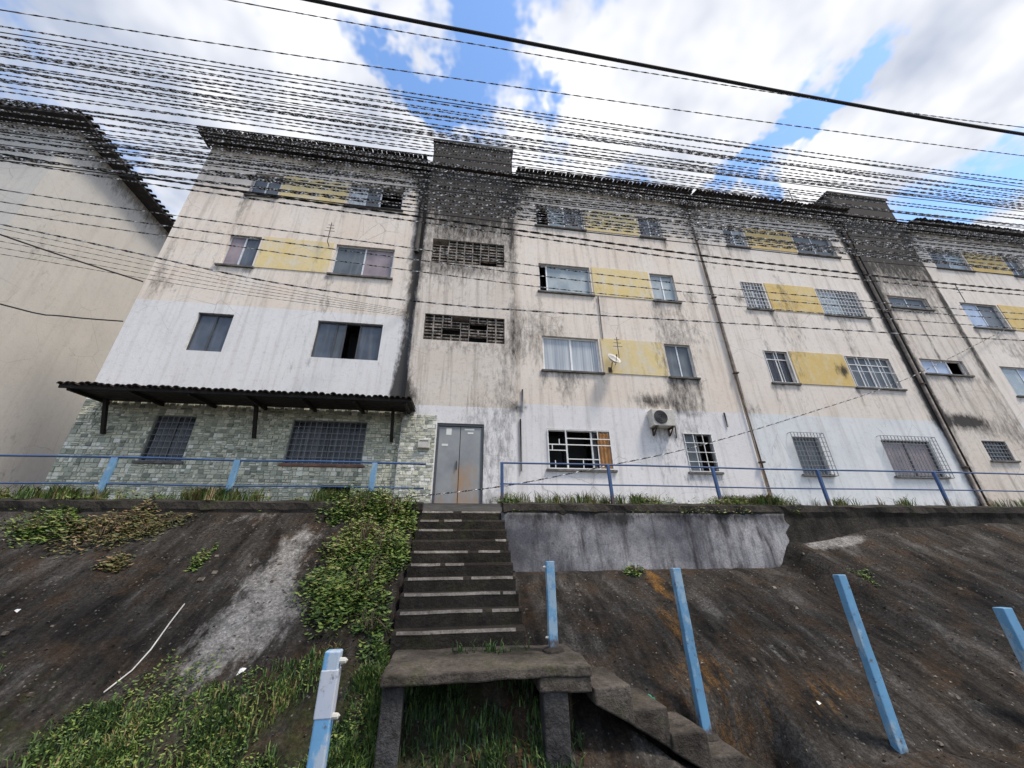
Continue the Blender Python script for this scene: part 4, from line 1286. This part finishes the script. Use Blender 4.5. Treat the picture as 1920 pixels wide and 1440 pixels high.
for _ in range(130):
    x = rg.uniform(-9.5, -.9)
    d = max(0.0, .38+.9*ns(x*.8, 3.))
    sp.append((x, rg.uniform(-1.62, -1.2), rg.uniform(.05, .14), int(110*d), rg.uniform(.45, .95)))
tufts('grass', 'weeds along the terrace edge left of the stairs', sp, 7, hmin=.06, hmax=.32, surf=ter)
sp = []
for _ in range(150):
    x = rg.uniform(.9, 7.6) if rg.random() < .8 else rg.uniform(7.6, 16)
    d = max(0.0, .25+1.1*ns(x*.7, 8.))
    sp.append((x, rg.uniform(-1.6, -1.15), rg.uniform(.05, .14), int(120*d), rg.uniform(.4, .98)))
tufts('grass', 'weeds along the terrace edge right of the stairs', sp, 8, hmin=.05, hmax=.3, surf=ter)
# broad-leaved weeds among the grass, leaf litter
def ground_leaves():
    rnd = random.Random(31); mb = MB()
    for _ in range(170):
        x = rnd.uniform(-5, -.7); y = rnd.uniform(-5.4, -4.05)
        if ns(x*1.3, y*1.6, 4.4) < -.1: continue
        leaves(mb, rnd, (x, y, 0), 70, (rnd.uniform(.12, .3), rnd.uniform(.12, .3), rnd.uniform(.05, .14)), .017, .1, .85, terr)
    for _ in range(46):
        x = rnd.choice([rnd.uniform(-9, -1.), rnd.uniform(1., 7.8)])
        leaves(mb, rnd, (x, rnd.uniform(-1.68, -1.4), 0), 110, (rnd.uniform(.15, .5), .14, rnd.uniform(.08, .26)), .026, .3, .95, lambda a, b: -.01 if b > -1.64 else -.2)
    tag(mb.build('ground_cover', M['leaf']), 'low broad leaved weeds at the foot and top of the embankment', 'weeds', None, 'stuff')
    mb = MB()
    for _ in range(5500):
        x = rnd.uniform(-7, 13); y = rnd.uniform(-5.3, -1.75)
        if -.75 < x < 1.3 and y > -5.45: continue
        z = terr(x, y); s = rnd.uniform(.004, .02); a = rnd.uniform(0, 6.28)
        u = Vector((math.cos(a), math.sin(a), rnd.uniform(-.6, .2)))*s; w = Vector((-math.sin(a), math.cos(a), rnd.uniform(-.5, .5)))*s*rnd.uniform(.3, .8)
        p = Vector((x, y, z+.008))
        sh = min(1, max(0, rnd.betavariate(1.6, 2.2)))
        mb.quad(p-u, p-w+Vector((0, 0, s*.4)), p+u, p+w+Vector((0, 0, s*.4)), sh)
    st = MB()
    for _ in range(240):
        x = rnd.uniform(-7, 13); y = rnd.uniform(-5.3, -1.8)
        if -.8 < x < 3.2 and y < -3.9 or -.75 < x < 1.: continue
        z = terr(x, y); q = rnd.uniform(.010, .035)
        b0 = len(st.v)
        for (ax_, ay_, az_) in ((-1, -1, -.3), (1, -1, -.3), (1, 1, -.3), (-1, 1, -.3), (-.6, -.7, .8), (.7, -.6, .7), (.6, .7, .9), (-.7, .6, .6)):
            st.v.append((x+q*ax_*rnd.uniform(.6, 1.2), y+q*ay_*rnd.uniform(.6, 1.2), z+q*az_*rnd.uniform(.6, 1.1)))
        for fc in ((0, 3, 2, 1), (4, 5, 6, 7), (0, 1, 5, 4), (1, 2, 6, 5), (2, 3, 7, 6), (3, 0, 4, 7)):
            st.f.append(tuple(b0+v_ for v_ in fc)); st.shade.append(rnd.uniform(.25, .85))
    tag(st.build('stones', M['litter']), 'small loose stones scattered on the embankment', 'stones', None, 'stuff')
    tag(mb.build('leaf_litter', M['litter']), 'specks of dry leaves and grit scattered on the embankment', 'litter', None, 'stuff')
ground_leaves()
def small_things():
    # white pipe lying down the left slope
    P = [(-3.24, -3.36), (-3.20, -3.6), (-3.16, -3.85), (-3.17, -4.02), (-3.24, -4.2)]
    t = MB().tube([(x, y, terr(x, y)+.04) for x, y in P], .007, 8).build('loose_pipe', M['whitepipe'], None, True)
    tag(t, 'thin white pipe lying down the left embankment towards the grass', 'pipe')
    mb = MB()
    for i in range(6):
        for j in range(4):
            def q(a, b): 
                x = 1.98+.03*a+.01*math.sin(b*2); y = -4.50+.03*b; return (x, y, max(terr(x, y), -2.38)+.03+.018*math.sin(a*1.9+b*1.3)+.01*math.sin(a*4+b*3))
            mb.quad(q(i, j), q(i+1, j), q(i+1, j+1), q(i, j+1))
    tag(mb.build('plastic_scrap', M['tarp']), 'crumpled green plastic scrap beside the lower stairs', 'litter')
    for (x, y, s, m, lab) in ((-5.0, -3.35, .018, 'paper', 'white paper scrap on the far left of the embankment'), (4.0, -4.55, .015, 'paper', 'white paper scrap left of the leaning post'),
                              (3.72, -5.05, .02, 'redscrap', 'small red scrap on the ground at the bottom right'), (-2.1, -4.1, .03, 'paper', 'pale paper caught in the grass below the pale streak')):
        mb = MB()
        for i in range(3):
            for j in range(3):
                def q(a, b):
                    px = x+s*(a-1.5)*.7; py = y+s*(b-1.5)*.6
                    return (px, py, terr(px, py)+.012+s*.25*math.sin(a*1.3+b*.9+x))
                mb.quad(q(i, j), q(i+1, j), q(i+1, j+1), q(i, j+1))
        tag(mb.build('paper_scrap', M[m]), lab, 'litter')
small_things()

# ---------------------------------------------------------------- overhead cables
def span(x0, x1, y, f, step=.05):
    n = int((x1-x0)/step)
    return [(x0+(x1-x0)*i/n, y, f(x0+(x1-x0)*i/n)) for i in range(n+1)]
def cables():
    G = 'overhead street cables'
    def cab(o, label, group=G): tag(o, label, 'cable', group)
    # (depth, height above the terrace) of each cable of the dense bundle, strung along the street
    band = [(-5.84, 5.14), (-5.66, 5.38), (-6.03, 4.65), (-5.09, 6.17), (-5.26, 5.8), (-5.51, 5.28), (-5.91, 4.51), (-5.86, 4.46), (-5.19, 5.48), (-5.22, 5.33), (-5.76, 4.38), (-5.29, 4.99), (-5.13, 5.17), (-5.43, 4.59), (-5.54, 4.36), (-5.58, 4.23), (-5.07, 4.81), (-5.5, 4.15), (-5.1, 4.59), (-5.13, 4.44), (-5.54, 3.83), (-5.44, 3.87), (-5.92, 3.17), (-5.21, 4.03), (-6.05, 2.86), (-5.79, 3.1), (-5.58, 3.28), (-5.0, 3.89), (-5.65, 3.07), (-5.4, 3.27)]
    band += [(-5.3, 5.62), (-5.7, 4.95), (-5.45, 4.93), (-5.15, 5.05), (-5.62, 4.02), (-5.25, 4.40), (-5.35, 3.62), (-5.72, 3.42), (-5.12, 4.18), (-5.48, 3.45), (-5.9, 4.32), (-5.05, 5.72), (-5.35, 5.05), (-5.62, 4.55), (-5.22, 4.72), (-5.8, 3.62), (-5.3, 4.22), (-5.15, 4.26), (-5.68, 3.5), (-5.25, 3.86), (-5.42, 3.72), (-5.55, 3.52), (-5.1, 3.95), (-5.34, 3.48)]
    rnd = random.Random(12)
    for i, (y, z) in enumerate(band):
        tilt = rnd.uniform(-.022, .014); sag = rnd.uniform(.0002, .0032)
        fz = lambda x: z+tilt*x+sag*((x-2)**2-4)+.006*math.sin(x*1.7+y*9)
        w_ = rnd.uniform(.017, .024)
        if i % 7 == 1: o = MB().tube(span(-11, 17, y, fz, .5), w_*.30, 5).build('overhead_cable', M['cable2'])
        else:
            mb = MB().ribbon(span(-11, 17, y, fz), w_, .004, rnd.uniform(.11, .19), rnd.uniform(0, 3)); mb.two = M['cable3']
            o = mb.build('overhead_cable', M['cable2'])
        cab(o, 'thin dark cable in the dense band of cables crossing the picture', 'dense band of thin cables')
    def poly(P, step=.06):   # smooth curve through the points
        out = []
        Q = [Vector(p) for p in P]
        for k in range(len(Q)-1):
            p0 = Q[max(k-1, 0)]; p1 = Q[k]; p2 = Q[k+1]; p3 = Q[min(k+2, len(Q)-1)]
            n = max(2, int((p2-p1).length/step))
            for i in range(n):
                t = i/n
                out.append(tuple(.5*((2*p1)+(p2-p0)*t+(2*p0-5*p1+4*p2-p3)*t*t+(3*p1-p0-3*p2+p3)*t**3)))
        out.append(tuple(Q[-1])); return out
    c = lambda P, y: [(x, y, z) for x, z in P]
    cab(MB().tube(poly(c([(-11, 6.6), (-2.34, 5.92), (.47, 5.77), (2.82, 5.67), (5.61, 5.57), (9.38, 5.53), (17, 5.7)], -6.4), .4), .026, 8).build('overhead_cable', M['cable'], None, True), 'thickest black cable crossing the sky')
    cab(MB().ribbon(poly(c([(-11, 5.95), (-3.24, 5.56), (.46, 5.48), (3.22, 5.5), (6.2, 5.57), (9.55, 5.76), (17, 6.4)], -6.4)), .016, .004, .16).tone().build('overhead_cable', M['cable2']), 'thin dark cable just below the thickest black cable')
    cab(MB().ribbon(poly(c([(-11, 4.7), (-5.26, 4.56), (-2.52, 4.55), (.45, 4.6), (3.85, 4.68), (8.89, 4.87), (17, 5.3)], -6.4)), .015, .004, .16).tone().build('overhead_cable', M['cable2']), 'lone thin cable in the sky above the dense band')
    cab(MB().ribbon(poly(c([(-11, 4.45), (-6.28, 3.99), (-3.61, 3.79), (.64, 3.58), (4.55, 3.42), (10.16, 3.38), (17, 3.6)], -5.)),   .032, .012, .2).build('overhead_cable', M['cable']), 'medium black cable running across the top floor windows')
    cab(MB().ribbon(poly(c([(-11, 4.2), (-6.28, 3.87), (-3.61, 3.68), (.97, 3.46), (4.51, 3.29), (10.08, 3.27), (17, 3.5)], -5.)), .026, .006, .2, 1.).tone().build('overhead_cable', M['cable2']), 'dashed looking cable right under the medium black cable')
    cab(MB().ribbon(poly(c([(-11, 3.5), (-5.7, 2.78), (-2.52, 2.24), (-.52, 2.10), (.92, 2.09), (3.31, 2.13), (6.02, 2.18), (9.34, 2.25), (17, 2.5)], -5.)), .022, .006, .2).tone().build('overhead_cable', M['cable2']), 'lowest long cable sagging across the second floor')
    cab(MB().ribbon(poly(c([(-11, 3.8), (-5.97, 3.35), (-4.08, 3.21), (-1.33, 3.05), (3.02, 2.82), (9.8, 2.83), (17, 3.1)], -5.)), .018, .004, .18).tone().build('overhead_cable', M['cable2']), 'thin cable between the medium cable and the lowest long cable')
    cab(MB().ribbon(poly(c([(-11, 3.6), (-5.8, 3.14), (-3.6, 2.98), (-.9, 2.82), (3.2, 2.66), (9.8, 2.7), (17, 3.0)], -5.)), .018, .004, .18, .7).tone().build('overhead_cable', M['cable2']), 'second thin cable between the medium cable and the lowest long cable')
    cab(MB().ribbon(poly(c([(-11, 3.45), (-5.75, 2.98), (-3.5, 2.80), (-.9, 2.62), (2.6, 2.48), (9.5, 2.5), (17, 2.7)], -5.)), .016, .004, .18, .2).tone().build('overhead_cable', M['cable2']), 'third thin cable between the medium cable and the lowest long cable')
    # drop wires to the left wing
    for k in range(5):
        P = [(-12, -5.6+.1*k, 3.35-.16*k), (-8., -3.8, 3.9-.13*k), (-5., -2.0, 4.55-.09*k), (-1.75+.02*k, -.02, 5.45-.05*k)]
        cab(MB().ribbon(poly(P), .012, .003, .13, k*.6).build('drop_wire', M['cable2']), 'faint drop wire running to the facade above the white painted wall', 'drop wires to the left wing')
    cab(MB().tube(poly([(-14.5, -2.5, 4.9), (-10.04, -1., 4.15), (-9.3, -.5, 4.25), (-8.48, -.02, 4.5)], .2), .016, 6).build('drop_cable', M['cable']), 'black cable fixed to the left edge of the cream block')
    cab(MB().tube(poly([(-14., -3.2, 6.2), (-10.4, -1.2, 5.8), (-8.48, -.02, 5.75)], .2), .018, 6).build('drop_cable', M['cable']), 'black cable reaching the left edge of the cream block higher up')
    P = [(20.12, -.02, 6.64), (13.76, -.4, 3.98), (9.06, -.8, 2.42), (5.60, -1.0, 1.40), (3.31, -1.2, .86), (.9, -1.35, .35), (-1.55, -1.5, .03)]
    cab(MB().ribbon(poly(P), .028, .012, .16).tone().build('drop_cable', M['cable']), 'slack black cable rising from the terrace to the right block')
cables()

# ---------------------------------------------------------------- render settings
SC.render.engine = 'CYCLES'
SC.cycles.max_bounces = 4
SC.render.resolution_x = 1024
SC.render.resolution_y = 768
